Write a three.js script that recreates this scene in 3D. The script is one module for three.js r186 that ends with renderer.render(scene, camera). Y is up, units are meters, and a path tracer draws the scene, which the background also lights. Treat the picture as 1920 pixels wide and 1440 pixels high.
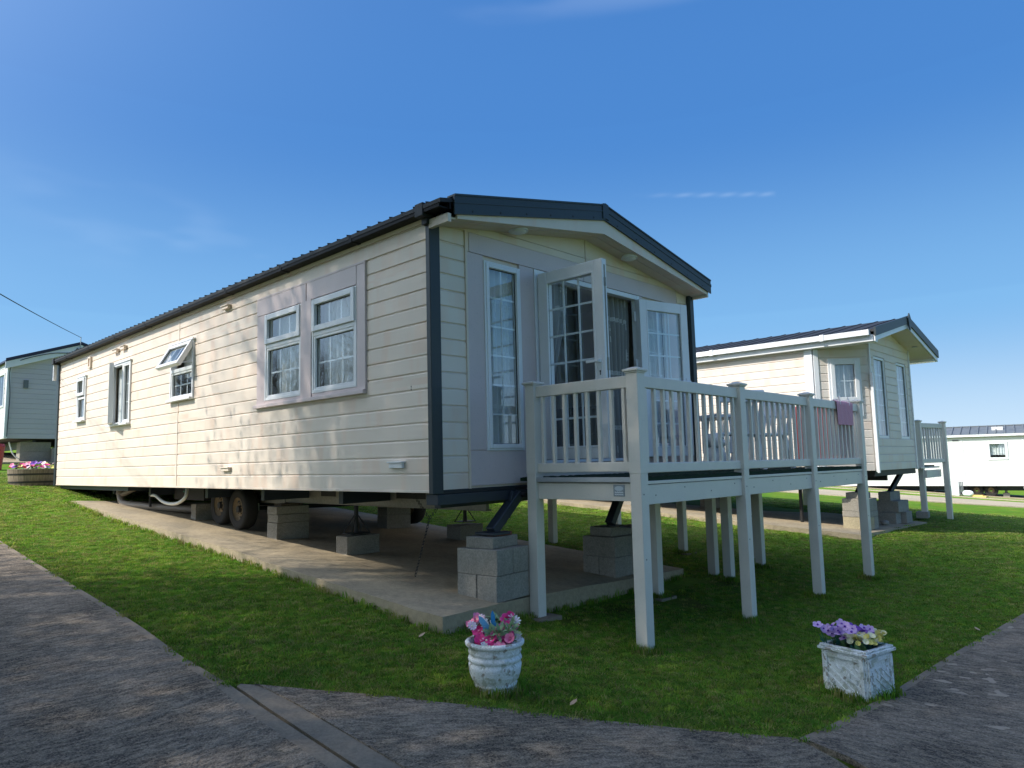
import * as THREE from 'three';
import { RoundedBoxGeometry } from 'three/addons/geometries/RoundedBoxGeometry.js';
import { mergeGeometries } from 'three/addons/utils/BufferGeometryUtils.js';

// ---------------------------------------------------------------- camera, sky, sun, exposure
const scene = new THREE.Scene();
const camera = new THREE.PerspectiveCamera(56.89, 4 / 3, 0.1, 3000);
camera.position.set(-3.822, 0.21, 4.558);
camera.rotation.set(0.1122, -0.8056, -0.0204, 'YXZ');
const renderer = new THREE.WebGLRenderer({ antialias: true });
renderer.toneMapping = THREE.LinearToneMapping;
renderer.toneMappingExposure = 1.85;
renderer.shadowMap.enabled = true;

const V3 = (x, y, z) => new THREE.Vector3(x, y, z);
const SUN = V3(-1, 1, -0.48).normalize();                   // towards the sun
const sun = new THREE.DirectionalLight(new THREE.Color(1, 0.93, 0.83), 3.0);
sun.name = 'sunlight';
sun.position.copy(SUN).multiplyScalar(60);
sun.castShadow = true;
sun.shadow.radius = 1;
sun.shadow.mapSize.set(4096, 4096);
Object.assign(sun.shadow.camera, { left: -32, right: 32, top: 32, bottom: -32, near: 1, far: 160 });
scene.add(sun, sun.target);

// ---------------------------------------------------------------- random numbers and noise
function rng(seed) { let s = seed >>> 0; return () => { s = (s + 0x6D2B79F5) | 0; let t = Math.imul(s ^ (s >>> 15), 1 | s); t = (t + Math.imul(t ^ (t >>> 7), 61 | t)) ^ t; return ((t ^ (t >>> 14)) >>> 0) / 4294967296; }; }
const clamp = (v, a, b) => Math.min(b, Math.max(a, v));
const mixv = (a, b, t) => a + (b - a) * t;
const sstep = (a, b, v) => { const t = clamp((v - a) / (b - a), 0, 1); return t * t * (3 - 2 * t); };
function h2(ix, iy, s) { let h = Math.imul(ix, 374761393) ^ Math.imul(iy, 668265263) ^ Math.imul(s, 1442695041); h = Math.imul(h ^ (h >>> 13), 1274126177); return ((h ^ (h >>> 16)) >>> 0) / 4294967296; }
function noise(u, v, px, py, s) {                           // value noise that repeats after px, py cells
  const x = u * px, y = v * py, ix = Math.floor(x), iy = Math.floor(y), fx = x - ix, fy = y - iy;
  const sx = fx * fx * (3 - 2 * fx), sy = fy * fy * (3 - 2 * fy);
  const m = (a, n) => ((a % n) + n) % n, a = m(ix, px), b = m(ix + 1, px), c = m(iy, py), d = m(iy + 1, py);
  return mixv(mixv(h2(a, c, s), h2(b, c, s), sx), mixv(h2(a, d, s), h2(b, d, s), sx), sy);
}
function fbm(u, v, p, s, oct = 4, py = p) { let t = 0, a = 0.5, n = 0; for (let i = 0; i < oct; i++) { t += a * noise(u, v, p << i, py << i, s + i * 17); n += a; a *= 0.55; } return t / n; }
const wn = (x, z, f, s) => noise(x * f / 64 + 8, z * f / 64 + 8, 1024, 1024, s);   // world noise, f cells per metre / 16

// ---------------------------------------------------------------- sky: air, thin cloud and a sun glow raised to fill the shade
{
  const W = 2048, H = 1024, data = new Float32Array(W * H * 4);
  const mixc = (a, b, t) => [mixv(a[0], b[0], t), mixv(a[1], b[1], t), mixv(a[2], b[2], t)];
  const zen = [0.022, 0.076, 0.25], mid = [0.042, 0.140, 0.355], low = [0.122, 0.272, 0.47], hor = [0.35, 0.45, 0.54], ground = [0.10, 0.11, 0.07];
  const dir = V3(0, 0, 0);
  // a short vapour trail: two directions measured in the photograph
  const ta = V3(0.7727, 0.356, -0.5256).normalize(), tb = V3(0.8694, 0.3371, -0.3613).normalize();
  for (let j = 0; j < H; j++) {
    const el = ((j + 0.5) / H - 0.5) * Math.PI, y = Math.sin(el), ce = Math.cos(el);
    for (let i = 0; i < W; i++) {
      const az = ((i + 0.5) / W - 0.5) * 2 * Math.PI;
      dir.set(Math.cos(az) * ce, y, Math.sin(az) * ce);
      let c;
      if (y < 0) c = ground;
      else {
        const e = el * 180 / Math.PI;
        c = e < 11 ? mixc(hor, low, sstep(-1, 11, e)) : e < 26 ? mixc(low, mid, sstep(8, 26, e)) : mixc(mid, zen, sstep(20, 70, e));
        const cs = dir.dot(SUN), g = Math.acos(clamp(cs, -1, 1)) * 180 / Math.PI;
        const glow = 4.0 * Math.exp(-g / 8.5), wide = 3.4 * Math.exp(-((g / 31.5) ** 2));  // wide glow round the unseen sun, strengthened to lift the shaded sides
        c = [c[0] + glow * 0.66 + wide * 0.52, c[1] + glow * 0.68 + wide * 0.59, c[2] + glow * 0.66 + wide * 0.65];
        const u = i / W, v = j / H;
        const n = fbm(u, v, 24, 5, 4, 48), n2 = fbm(u, v, 6, 9, 3, 12);
        const ci = sstep(0.45, 0.66, n) * sstep(0.40, 0.56, n2) * sstep(2, 9, e) * sstep(50, 25, e) * 0.46 * sstep(55, 95, Math.acos(clamp(dir.dot(SUN), -1, 1)) * 180 / Math.PI);
        c = mixc(c, [0.62, 0.70, 0.80], ci);
        const tn = tb.clone().sub(ta), tk = clamp(dir.clone().sub(ta).dot(tn) / tn.lengthSq(), 0, 1), tp = ta.clone().addScaledVector(tn, tk).normalize(), td = dir.distanceTo(tp);
        if (td < 0.006) c = mixc(c, [0.8, 0.85, 0.9], 0.10 * Math.exp(-((td / 0.0012) ** 2)) * sstep(0, 0.5, tk));
      }
      const k = (j * W + i) * 4; data[k] = c[0]; data[k + 1] = c[1]; data[k + 2] = c[2]; data[k + 3] = 1;
    }
  }
  const t = new THREE.DataTexture(data, W, H, THREE.RGBAFormat, THREE.FloatType);
  t.mapping = THREE.EquirectangularReflectionMapping; t.magFilter = THREE.LinearFilter; t.needsUpdate = true;
  scene.background = t; scene.environment = t;
}

// ---------------------------------------------------------------- textures
function tex(size, fn, srgb = true, h = size) {
  const d = new Uint8Array(size * h * 4);
  for (let j = 0; j < h; j++) for (let i = 0; i < size; i++) {
    const c = fn(i / size, j / h, i, j), k = (j * size + i) * 4;
    for (let q = 0; q < 3; q++) { let v = clamp(Array.isArray(c) ? c[q] : c, 0, 1); if (srgb) v = v <= 0.0031308 ? 12.92 * v : 1.055 * Math.pow(v, 1 / 2.4) - 0.055; d[k + q] = Math.round(v * 255); }
    d[k + 3] = 255;
  }
  const t = new THREE.DataTexture(d, size, h); t.wrapS = t.wrapT = THREE.RepeatWrapping; t.magFilter = THREE.LinearFilter; t.minFilter = THREE.LinearMipmapLinearFilter; t.generateMipmaps = true;
  if (srgb) t.colorSpace = THREE.SRGBColorSpace; t.needsUpdate = true; return t;
}
const rep = (t, metres, my = metres) => { const c = t.clone(); c.repeat.set(1 / metres, 1 / my); c.needsUpdate = true; return c; };
const R0 = rng(7);
const speck = new Float32Array(512 * 512).map(() => R0());
const tSlab = tex(512, (u, v, i, j) => { const n = fbm(u, v, 5, 1, 5), f = fbm(u, v, 64, 3, 2), s = speck[j * 512 + i]; const k = 0.55 + 0.5 * n + 0.3 * (f - 0.5) + (s > 0.97 ? 0.25 : 0) - (s < 0.05 ? 0.25 : 0); return [k, k * (0.985 - 0.05 * (n - 0.5)), k * (0.95 - 0.14 * (n - 0.5))]; });
const tSlabB = tex(512, (u, v, i, j) => 0.5 + 0.5 * (fbm(u, v, 48, 3, 3) - 0.5) + (speck[j * 512 + i] - 0.5) * 0.35, false);
// tined concrete of the roads: grooves run along u, worn patches, light stones
const tine = (u, v) => { const wob = v + 0.006 * (noise(u, v, 7, 7, 3) - 0.5); return [noise(u, wob, 36, 120, 21), noise(u, v, 260, 340, 22)]; };
const roadCol = (u, v, i, j, lichen) => {
  const [g, g2] = tine(u, v), n = fbm(u, v, 4, 23, 5), s = speck[(j & 511) * 512 + (i & 511)], s2 = speck[((j >> 1) & 511) * 512 + ((i >> 1) & 511)], bl = fbm(u, v, 22, 29, 3);
  let k = 0.52 + 0.5 * (n - 0.5) + 0.22 * (sstep(0.25, 0.8, g) - 0.5) + 0.5 * (g2 - 0.5) + 0.22 * (bl - 0.5); if (s2 > 0.978) k += 0.5; if (s < 0.10) k -= 0.26; if (s2 < 0.04) k -= 0.3;
  const c = [k, k * (0.975 + 0.02 * bl), k * (0.93 + 0.06 * n)];
  if (lichen) { const l = sstep(0.70, 0.74, fbm(u, v, 26, 201, 2)) * sstep(0.5, 0.6, fbm(u, v, 5, 207, 3)) + sstep(0.60, 0.9, fbm(u, v, 7, 211, 3)) * 0.35; return c.map(x => mixv(x, 1.15, clamp(l, 0, 0.85))); }
  return c;
};
const tRoad = tex(1024, (u, v, i, j) => roadCol(u, v, i, j, false)), tRoadR = tex(1024, (u, v, i, j) => roadCol(u, v, i, j, true));
const tRoadB = tex(1024, (u, v, i, j) => { const [g, g2] = tine(u, v); return 0.15 + 0.5 * sstep(0.25, 0.8, g) + 0.3 * g2 + (speck[(j & 511) * 512 + (i & 511)] - 0.5) * 0.25; }, false);
const tSiding = tex(512, (u, v) => { const n = fbm(u, v, 4, 41, 4), st = fbm(u, v, 18, 43, 3, 3); return [0.90 + 0.14 * (n - 0.5), 0.89 + 0.16 * (n - 0.5) - 0.07 * sstep(0.48, 0.8, st), 0.87 + 0.18 * (n - 0.5) - 0.10 * sstep(0.48, 0.8, st)]; });
const tVinyl = tex(256, (u, v, i, j) => { const n = fbm(u, v, 5, 51, 4), s = speck[j * 512 + i]; return 0.90 + 0.12 * (n - 0.5) - (s < 0.006 ? 0.25 : 0); });
const tBlock = tex(512, (u, v, i, j) => { const n = fbm(u, v, 6, 61, 4), f = fbm(u, v, 90, 63, 2), s = speck[j * 512 + i]; const k = 0.78 + 0.25 * (n - 0.5) + 0.42 * (f - 0.5) + (s > 0.96 ? 0.18 : 0) - (s < 0.05 ? 0.3 : 0); return [k, k * 0.985, k * 0.95]; });
const tBlockB = tex(512, (u, v, i, j) => fbm(u, v, 70, 63, 3) * 0.8 + 0.2 * speck[j * 512 + i], false);
const tGround = tex(1024, (u, v, i, j) => { const n = fbm(u, v, 6, 71, 5), f = fbm(u, v, 120, 73, 3), b = sstep(0.56, 0.76, fbm(u, v, 9, 77, 4)); const k = 0.55 + 0.7 * (f - 0.25) + 0.35 * (n - 0.5); return [k * mixv(0.62, 0.95, b), k * mixv(0.86, 0.86, b), k * mixv(0.30, 0.42, b)]; });
const tPaint = tex(512, (u, v, i, j) => { const n = fbm(u, v, 5, 81, 5), g = fbm(u, v, 9, 83, 5), f = fbm(u, v, 70, 84, 2), s = sstep(0.52, 0.66, g), ch = sstep(0.66, 0.72, fbm(u, v, 12, 87, 4)); const a = [0.86, 0.88, 0.88], b = [0.50, 0.52, 0.42], c = [0.42, 0.38, 0.33]; return [0, 1, 2].map(q => mixv(mixv(a[q], b[q], s * 0.8), c[q], ch) * (0.8 + 0.2 * n + 0.35 * (f - 0.5))); });
const tPaintB = tex(512, (u, v) => 0.6 * fbm(u, v, 24, 89, 4) + 0.4 * sstep(0.66, 0.7, 1 - fbm(u, v, 12, 87, 4)), false);
const tBark = tex(256, (u, v) => { const g = fbm(u, v, 14, 91, 4, 3); return [0.5 + 0.8 * (g - 0.4), 0.47 + 0.75 * (g - 0.4), 0.4 + 0.6 * (g - 0.4)]; });
const tWood = tex(256, (u, v) => { const g = fbm(u, v, 24, 95, 4, 3), n = fbm(u, v, 4, 97, 3); const k = 0.5 + 0.8 * (g - 0.45) + 0.3 * (n - 0.5); return [k, k * 0.9, k * 0.78]; });
const tCloth = tex(256, (u, v, i, j) => { const n = fbm(u, v, 32, 99, 3); return 0.82 + 0.3 * (n - 0.5) + ((i + j) % 4 < 2 ? 0.03 : -0.03); });
const laceAt = (u, v, base) => { const m = (a) => a - Math.floor(a); let k = base + 0.05 * (noise(u, v, 128, 128, 5) - 0.5); for (let a = 0; a < 9; a++) { const cx = h2(a, 3, 8), cy = h2(a, 5, 8); let dx = Math.abs(m(u - cx + 0.5) - 0.5), dy = Math.abs(m(v - cy + 0.5) - 0.5); const r = Math.hypot(dx, dy), th = Math.atan2(dy, dx); if (r < 0.075 + 0.03 * Math.cos(5 * th + a)) k = 0.97; } return k; };
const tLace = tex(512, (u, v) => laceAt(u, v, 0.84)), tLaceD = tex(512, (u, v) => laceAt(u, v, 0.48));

// ---------------------------------------------------------------- materials
const col = (r, g, b) => new THREE.Color().setRGB(r, g, b);
function M(rgb, rough = 0.6, o = {}) { return new THREE.MeshPhysicalMaterial({ color: col(...rgb), roughness: rough, ...o }); }
const m = {
  cream: M([0.80, 0.70, 0.60], 0.42, { map: rep(tSiding, 3.1) }),
  creamTrim: M([0.76, 0.67, 0.57], 0.45, { map: rep(tSiding, 2.3) }),
  soffit: M([0.72, 0.62, 0.50], 0.5, { map: rep(tSiding, 1.7) }),
  cladWhite: M([0.72, 0.71, 0.685], 0.45, { map: rep(tVinyl, 3.7) }),
  cladShadedEnd: M([0.58, 0.535, 0.56], 0.5, { map: rep(tVinyl, 3.3) }),  // back caravan end wall: its shade is put into this greyer colour
  cladB: M([0.78, 0.705, 0.63], 0.45, { map: rep(tSiding, 2.9) }),
  mauve: M([0.66, 0.55, 0.535], 0.4, { map: rep(tVinyl, 1.3) }),
  upvc: M([0.83, 0.84, 0.85], 0.28, { map: rep(tVinyl, 0.9) }),
  gasket: M([0.02, 0.02, 0.022], 0.6),
  dark: M([0.012, 0.015, 0.018], 0.6, { map: rep(tVinyl, 0.7) }),
  darkTrim: M([0.021, 0.033, 0.038], 0.45),
  gutter: M([0.007, 0.007, 0.008], 0.6, { specularIntensity: 0.4 }),
  roof: M([0.020, 0.022, 0.026], 0.65, { map: rep(tSlab, 1.1) }),
  roofGrey: M([0.16, 0.18, 0.20], 0.55, { map: rep(tSlab, 1.3) }),
  navy: M([0.010, 0.014, 0.05], 0.4),
  deck: M([0.76, 0.71, 0.63], 0.38, { map: rep(tVinyl, 0.8) }),
  alu: M([0.42, 0.44, 0.46], 0.4, { metalness: 0.5 }),
  steel: M([0.30, 0.29, 0.26], 0.55, { metalness: 0.35, map: rep(tSlab, 0.8) }),
  black: M([0.015, 0.015, 0.016], 0.6),
  braceSteel: M([0.035, 0.045, 0.06], 0.45, { metalness: 0.3 }),
  rubber: M([0.022, 0.021, 0.020], 0.85),
  rust: M([0.26, 0.19, 0.115], 0.85, { map: rep(tSlab, 0.3) }),
  chain: M([0.05, 0.045, 0.04], 0.7, { metalness: 0.3 }),
  pipe: M([0.26, 0.22, 0.18], 0.5), hose: M([0.78, 0.77, 0.73], 0.4), teal: M([0.02, 0.20, 0.18], 0.4),
  block: M([0.36, 0.335, 0.29], 0.95, { map: rep(tBlock, 0.9), bumpMap: rep(tBlockB, 0.9), bumpScale: 0.006 }),
  blockWarm: M([0.52, 0.45, 0.30], 0.95, { map: rep(tBlock, 0.7), bumpMap: rep(tBlockB, 0.7), bumpScale: 0.006 }),
  brick: M([0.28, 0.11, 0.06], 0.9, { map: rep(tBlock, 0.5) }),
  slab: M([0.42, 0.345, 0.235], 0.93, { map: rep(tSlab, 1.9), bumpMap: rep(tSlabB, 0.8), bumpScale: 0.007 }),
  road: M([0.41, 0.33, 0.24], 0.95, { map: rep(tRoad, 1.9), bumpMap: rep(tRoadB, 1.9), bumpScale: 0.014 }),
  roadRight: M([0.38, 0.305, 0.225], 0.95, { map: rep(tRoadR, 2.3), bumpMap: rep(tRoadB, 1.9), bumpScale: 0.013 }),
  roadEdge: M([0.28, 0.23, 0.17], 0.9, { map: rep(tSlab, 0.9), bumpMap: rep(tSlabB, 0.6), bumpScale: 0.004 }),
  track: M([0.50, 0.42, 0.30], 0.95, { map: rep(tSlab, 2.7) }),
  soil: M([0.06, 0.045, 0.03], 1, { map: rep(tSlab, 0.4) }),
  lawn: M([0.195, 0.27, 0.07], 1, { map: rep(tGround, 2.3), vertexColors: true, specularIntensity: 0.2 }),
  turf: M([0.012, 0.045, 0.026], 0.95, { map: rep(tGround, 0.35), bumpMap: rep(tSlabB, 0.2), bumpScale: 0.01 }),
  carpet: M([0.16, 0.13, 0.11], 1), inner: M([0.42, 0.37, 0.31], 0.8), innerDark: M([0.10, 0.07, 0.05], 0.6),
  net: M([0.88, 0.89, 0.88], 0.9, { map: rep(tLace, 0.5), side: THREE.DoubleSide, transmission: 0.15, thickness: 0 }),
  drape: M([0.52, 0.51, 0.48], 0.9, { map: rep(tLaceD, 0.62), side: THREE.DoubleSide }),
  glass: M([0.93, 0.97, 0.97], 0.015, { transmission: 1, thickness: 0, ior: 2.4, side: THREE.DoubleSide }),
  bark: M([0.17, 0.145, 0.115], 0.95, { map: rep(tBark, 0.8) }), twig: M([0.13, 0.105, 0.08], 0.95), bud: M([0.085, 0.10, 0.035], 0.8, { side: THREE.DoubleSide }),
  poleWood: M([0.20, 0.16, 0.12], 0.9, { map: rep(tWood, 0.5) }), barrel: M([0.36, 0.31, 0.25], 0.9, { map: rep(tWood, 0.4) }), hoop: M([0.05, 0.045, 0.045], 0.6, { metalness: 0.4 }),
  paint: M([0.92, 0.92, 0.90], 0.75, { map: rep(tPaint, 0.42), bumpMap: rep(tPaintB, 0.42), bumpScale: 0.004 }),
  pink: M([0.72, 0.045, 0.24], 0.6, { side: THREE.DoubleSide }), pink2: M([0.78, 0.22, 0.36], 0.6, { side: THREE.DoubleSide }), palePink: M([0.78, 0.55, 0.62], 0.6, { side: THREE.DoubleSide }), petalWhite: M([0.80, 0.78, 0.78], 0.6, { side: THREE.DoubleSide }),
  lilac: M([0.56, 0.36, 0.62], 0.6, { side: THREE.DoubleSide }), purple: M([0.16, 0.05, 0.38], 0.6, { side: THREE.DoubleSide }), yellow: M([0.74, 0.66, 0.20], 0.6, { side: THREE.DoubleSide }), creamFl: M([0.80, 0.76, 0.52], 0.6, { side: THREE.DoubleSide }),
  leaf: M([0.075, 0.16, 0.05], 0.6, { side: THREE.DoubleSide }), leafPale: M([0.20, 0.30, 0.15], 0.6, { side: THREE.DoubleSide }), leafBlue: M([0.02, 0.13, 0.10], 0.6, { side: THREE.DoubleSide }),
  blue: M([0.01, 0.16, 0.42], 0.4, { side: THREE.DoubleSide }), blue2: M([0.14, 0.36, 0.52], 0.4, { side: THREE.DoubleSide }),
  red: M([0.62, 0.06, 0.055], 0.5), redChair: M([0.85, 0.17, 0.15], 0.95, { side: THREE.DoubleSide }), towel: M([0.80, 0.40, 0.49], 1, { map: rep(tCloth, 0.12), side: THREE.DoubleSide, sheen: 0.4 }),
  whitePl: M([0.74, 0.76, 0.78], 0.45), plush: M([0.78, 0.78, 0.78], 1, { map: rep(tCloth, 0.1) }), straw: M([0.62, 0.42, 0.14], 0.8),
  lampGlass: M([0.75, 0.74, 0.70], 0.3), wire: M([0.02, 0.03, 0.045], 0.5), grassBlade: M([1, 1, 1], 0.9, { side: THREE.DoubleSide, transmission: 0.5, thickness: 0, specularIntensity: 0.15 }), leafDry: M([0.42, 0.30, 0.20], 0.9, { side: THREE.DoubleSide }),
};

// ---------------------------------------------------------------- scene-graph helpers
const used = {};
function numbered(n) { used[n] = (used[n] ?? -1) + 1; return used[n] ? `${n}_${String(used[n]).padStart(3, '0')}` : n; }
function tag(o, label, category, group, kind) { if (label) o.userData.label = label; if (category) o.userData.category = category; if (group) o.userData.group = group; if (kind) o.userData.kind = kind; return o; }
function thing(name, label, category, pos = [0, 0, 0], turn = 0, group) { const g = new THREE.Group(); g.name = numbered(name); g.position.set(...pos); g.rotation.y = turn; scene.add(g); return tag(g, label, category, group); }
function mesh(name, geo, mat, parent, pos, turn) { const o = new THREE.Mesh(geo, mat); o.name = name; if (pos) o.position.set(...pos); if (turn) o.rotation.y = turn; o.castShadow = o.receiveShadow = true; parent.add(o); return o; }
function top(name, geo, mat, label, category, pos, turn, group) { const o = mesh(numbered(name), geo, mat, scene, pos, turn); return tag(o, label, category, group); }
function struct(name, geo, mat) { const o = mesh(name, geo, mat, scene); o.userData.kind = 'structure'; return o; }

// ---------------------------------------------------------------- geometry helpers
function uvm(geo, ox = 0, oy = 0) {                          // uv in metres from the axis each face looks along
  const g = geo.index ? geo.toNonIndexed() : geo, p = g.attributes.position, n = g.attributes.normal, uv = new Float32Array(p.count * 2);
  for (let i = 0; i < p.count; i += 3) {
    const nx = Math.abs(n.getX(i) + n.getX(i + 1) + n.getX(i + 2)), ny = Math.abs(n.getY(i) + n.getY(i + 1) + n.getY(i + 2)), nz = Math.abs(n.getZ(i) + n.getZ(i + 1) + n.getZ(i + 2));
    for (let k = i; k < i + 3; k++) {
      const x = p.getX(k), y = p.getY(k), z = p.getZ(k);
      const a = nx > ny && nx > nz ? [z, y] : ny > nz ? [x, z] : [x, y];
      uv[k * 2] = a[0] + ox; uv[k * 2 + 1] = a[1] + oy;
    }
  }
  g.setAttribute('uv', new THREE.BufferAttribute(uv, 2)); return g;
}
const boxCache = {};
function bx(w, h, d, b = 0.004) { const key = [w, h, d, b].map(v => v.toFixed(4)).join(); return boxCache[key] ??= uvm(b ? new RoundedBoxGeometry(w, h, d, 1, Math.min(b, w / 3, h / 3, d / 3)) : new THREE.BoxGeometry(w, h, d), R0() * 3, R0() * 3); }
function boxAt(x0, x1, y0, y1, z0, z1, b = 0.003) { return uvm(new RoundedBoxGeometry(x1 - x0, y1 - y0, z1 - z0, 1, Math.min(b, (x1 - x0) / 3, (y1 - y0) / 3, (z1 - z0) / 3)).translate((x0 + x1) / 2, (y0 + y1) / 2, (z0 + z1) / 2)); }
const merge = (l) => mergeGeometries(l.map(g => { g = g.index ? g.toNonIndexed() : g; for (const k of Object.keys(g.attributes)) if (!['position', 'normal', 'uv'].includes(k)) g.deleteAttribute(k); return g; }));
function tube(pts, r, seg = 24, sides = 8, closed = false) { return uvm(new THREE.TubeGeometry(new THREE.CatmullRomCurve3(pts.map(p => V3(...p)), closed), seg, r, sides, closed)); }
function bar(a, b, w, d = w) {                               // a square bar between two points
  const A = V3(...a), B = V3(...b), L = A.distanceTo(B), g = new RoundedBoxGeometry(w, L, d, 1, Math.min(w, d) * 0.12);
  g.applyQuaternion(new THREE.Quaternion().setFromUnitVectors(V3(0, 1, 0), B.clone().sub(A).normalize())); return uvm(g.translate((A.x + B.x) / 2, (A.y + B.y) / 2, (A.z + B.z) / 2));
}
function rod(a, b, r, sides = 8) { const A = V3(...a), B = V3(...b), g = new THREE.CylinderGeometry(r, r, A.distanceTo(B), sides); g.applyQuaternion(new THREE.Quaternion().setFromUnitVectors(V3(0, 1, 0), B.clone().sub(A).normalize())); return uvm(g.translate((A.x + B.x) / 2, (A.y + B.y) / 2, (A.z + B.z) / 2)); }
function prism(pts, depth, bevel = 0) { const s = new THREE.Shape(pts.map(p => new THREE.Vector2(...p))); return uvm(new THREE.ExtrudeGeometry(s, { depth, bevelEnabled: bevel > 0, bevelSize: bevel, bevelThickness: bevel, bevelSegments: 1 })); }
function quadGeo(list) { const p = []; for (const [a, b, c, d] of list) p.push(...a, ...b, ...c, ...a, ...c, ...d); const g = new THREE.BufferGeometry(); g.setAttribute('position', new THREE.Float32BufferAttribute(p, 3)); g.computeVertexNormals(); return uvm(g); }

// ---------------------------------------------------------------- the ground
const GP = [[-.3, -1, .3], [-.3, -.9, -.9], [-.3, -.6, -5.6], [-.35, -.32, -9], [-.6, -.09, -10.7], [1.04, -1.16, .19], [1.04, -1.27, 1.31], [2.76, -1.31, 1.31], [4.5, -1.346, 1.31], [6.35, -1.38, 1.31], [3.9, -1.22, .1], [4.9, -.88, -5.6], [8, -1.16, .9], [8, -.83, -4.2], [8, -.55, -8.4], [2, .22, -16.5], [33, -1.68, -2], [-3.8, -1.38, 4.55], [13, -1.2, 1], [3, -1.5, 6], [-9, -1.2, 2], [-8, -.7, -5], [16, -1.5, 5]];
const phi = (r2) => r2 > 1e-12 ? 0.5 * r2 * Math.log(r2) : 0;
const GW = (() => {                                          // a smoothed thin plate through heights read off the photograph
  const n = GP.length, N = n + 3, A = [...Array(N)].map(() => new Float64Array(N + 1));
  for (let i = 0; i < n; i++) {
    for (let j = 0; j < n; j++) A[i][j] = phi((GP[i][0] - GP[j][0]) ** 2 + (GP[i][2] - GP[j][2]) ** 2) + (i === j ? 2 : 0);
    [1, GP[i][0], GP[i][2]].forEach((v, k) => { A[i][n + k] = A[n + k][i] = v; }); A[i][N] = GP[i][1];
  }
  for (let c = 0; c < N; c++) { let p = c; for (let r = c; r < N; r++) if (Math.abs(A[r][c]) > Math.abs(A[p][c])) p = r; [A[c], A[p]] = [A[p], A[c]]; for (let r = 0; r < N; r++) if (r !== c) { const f = A[r][c] / A[c][c]; if (f) for (let k = c; k <= N; k++) A[r][k] -= f * A[c][k]; } }
  return A.map((r, i) => r[N] / r[i]);
})();
function G(x, z) {
  const n = GP.length; let y = GW[n] + GW[n + 1] * x + GW[n + 2] * z;
  for (let i = 0; i < n; i++) y += GW[i] * phi((x - GP[i][0]) ** 2 + (z - GP[i][2]) ** 2);
  return mixv(y, -2.4, sstep(38, 75, Math.hypot(x - 5, z + 3)));
}
function lines(a, b, lo, hi, step) { const l = []; for (let v = lo; v <= hi + 1e-6; v += step) l.push(v); let s = step; while (l[l.length - 1] < b) { s *= 1.3; l.push(Math.min(b, l[l.length - 1] + s)); } s = step; while (l[0] > a) { s *= 1.3; l.unshift(Math.max(a, l[0] - s)); } return l; }
const inPoly = (P, x, z) => { let c = false; for (let i = 0, j = P.length - 1; i < P.length; j = i++) if ((P[i][1] > z) !== (P[j][1] > z) && x < (P[j][0] - P[i][0]) * (z - P[i][1]) / (P[j][1] - P[i][1]) + P[i][0]) c = !c; return c; };
// how worn or lush the lawn is: 0 lush, 1 dry
const dry = (x, z) => clamp(0.9 * sstep(0.5, 0.75, wn(x, z, 6, 3)) + 0.5 * sstep(0.55, 0.8, wn(x, z, 26, 5)) + 0.25 * sstep(1, 9, x - 2) + 0.25 * sstep(3, 10, -z), 0, 1);
const bareSpot = (x, z) => { let b = 0; for (const [cx, cz, r] of [[0.96, 1.36, 0.30], [1.1, 0.5, 0.35], [2.72, 1.3, 0.16], [4.46, 1.3, 0.15], [6.1, 1.33, 0.15], [2.8, 0.55, 0.55], [1.9, 0.5, 0.35], [-0.1, 0.46, 0.14], [-0.62, 1.55, 0.1], [4.3, 0.35, 0.5]]) b = Math.max(b, 1 - Math.hypot(x - cx, z - cz) / r + 0.7 * (wn(x, z, 60, 9) - 0.5)); return clamp(b * 1.6, 0, 1); };
{
  const xs = lines(-500, 900, -12, 18, 0.4), zs = lines(-900, 500, -22, 9, 0.4), P = [], C = [], I = [];
  for (const z of zs) for (const x of xs) {
    P.push(x, G(x, z), z);
    const d = dry(x, z), b = x < -1.75 || (z > 2.93 && x < 9) ? 1 : bareSpot(x, z), far = sstep(14, 30, Math.hypot(x - 2, z));
    const c = [mixv(0.72, 1.25, d), mixv(1.0, 1.12, d), mixv(0.62, 0.95, d)];
    C.push(mixv(mixv(c[0], 0.65, b), 1.35, far), mixv(mixv(c[1], 0.42, b), 1.3, far), mixv(mixv(c[2], 0.6, b), 0.95, far));
  }
  const nx = xs.length; for (let j = 0; j < zs.length - 1; j++) for (let i = 0; i < nx - 1; i++) { const a = j * nx + i; I.push(a, a + nx, a + 1, a + 1, a + nx, a + nx + 1); }
  const g = new THREE.BufferGeometry(); g.setAttribute('position', new THREE.Float32BufferAttribute(P, 3)); g.setAttribute('color', new THREE.Float32BufferAttribute(C, 3)); g.setIndex(I); g.computeVertexNormals();
  const uv = []; for (let i = 0; i < P.length; i += 3) uv.push(P[i], P[i + 2]); g.setAttribute('uv', new THREE.Float32BufferAttribute(uv, 2));
  struct('lawn', g, m.lawn);
}
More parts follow.
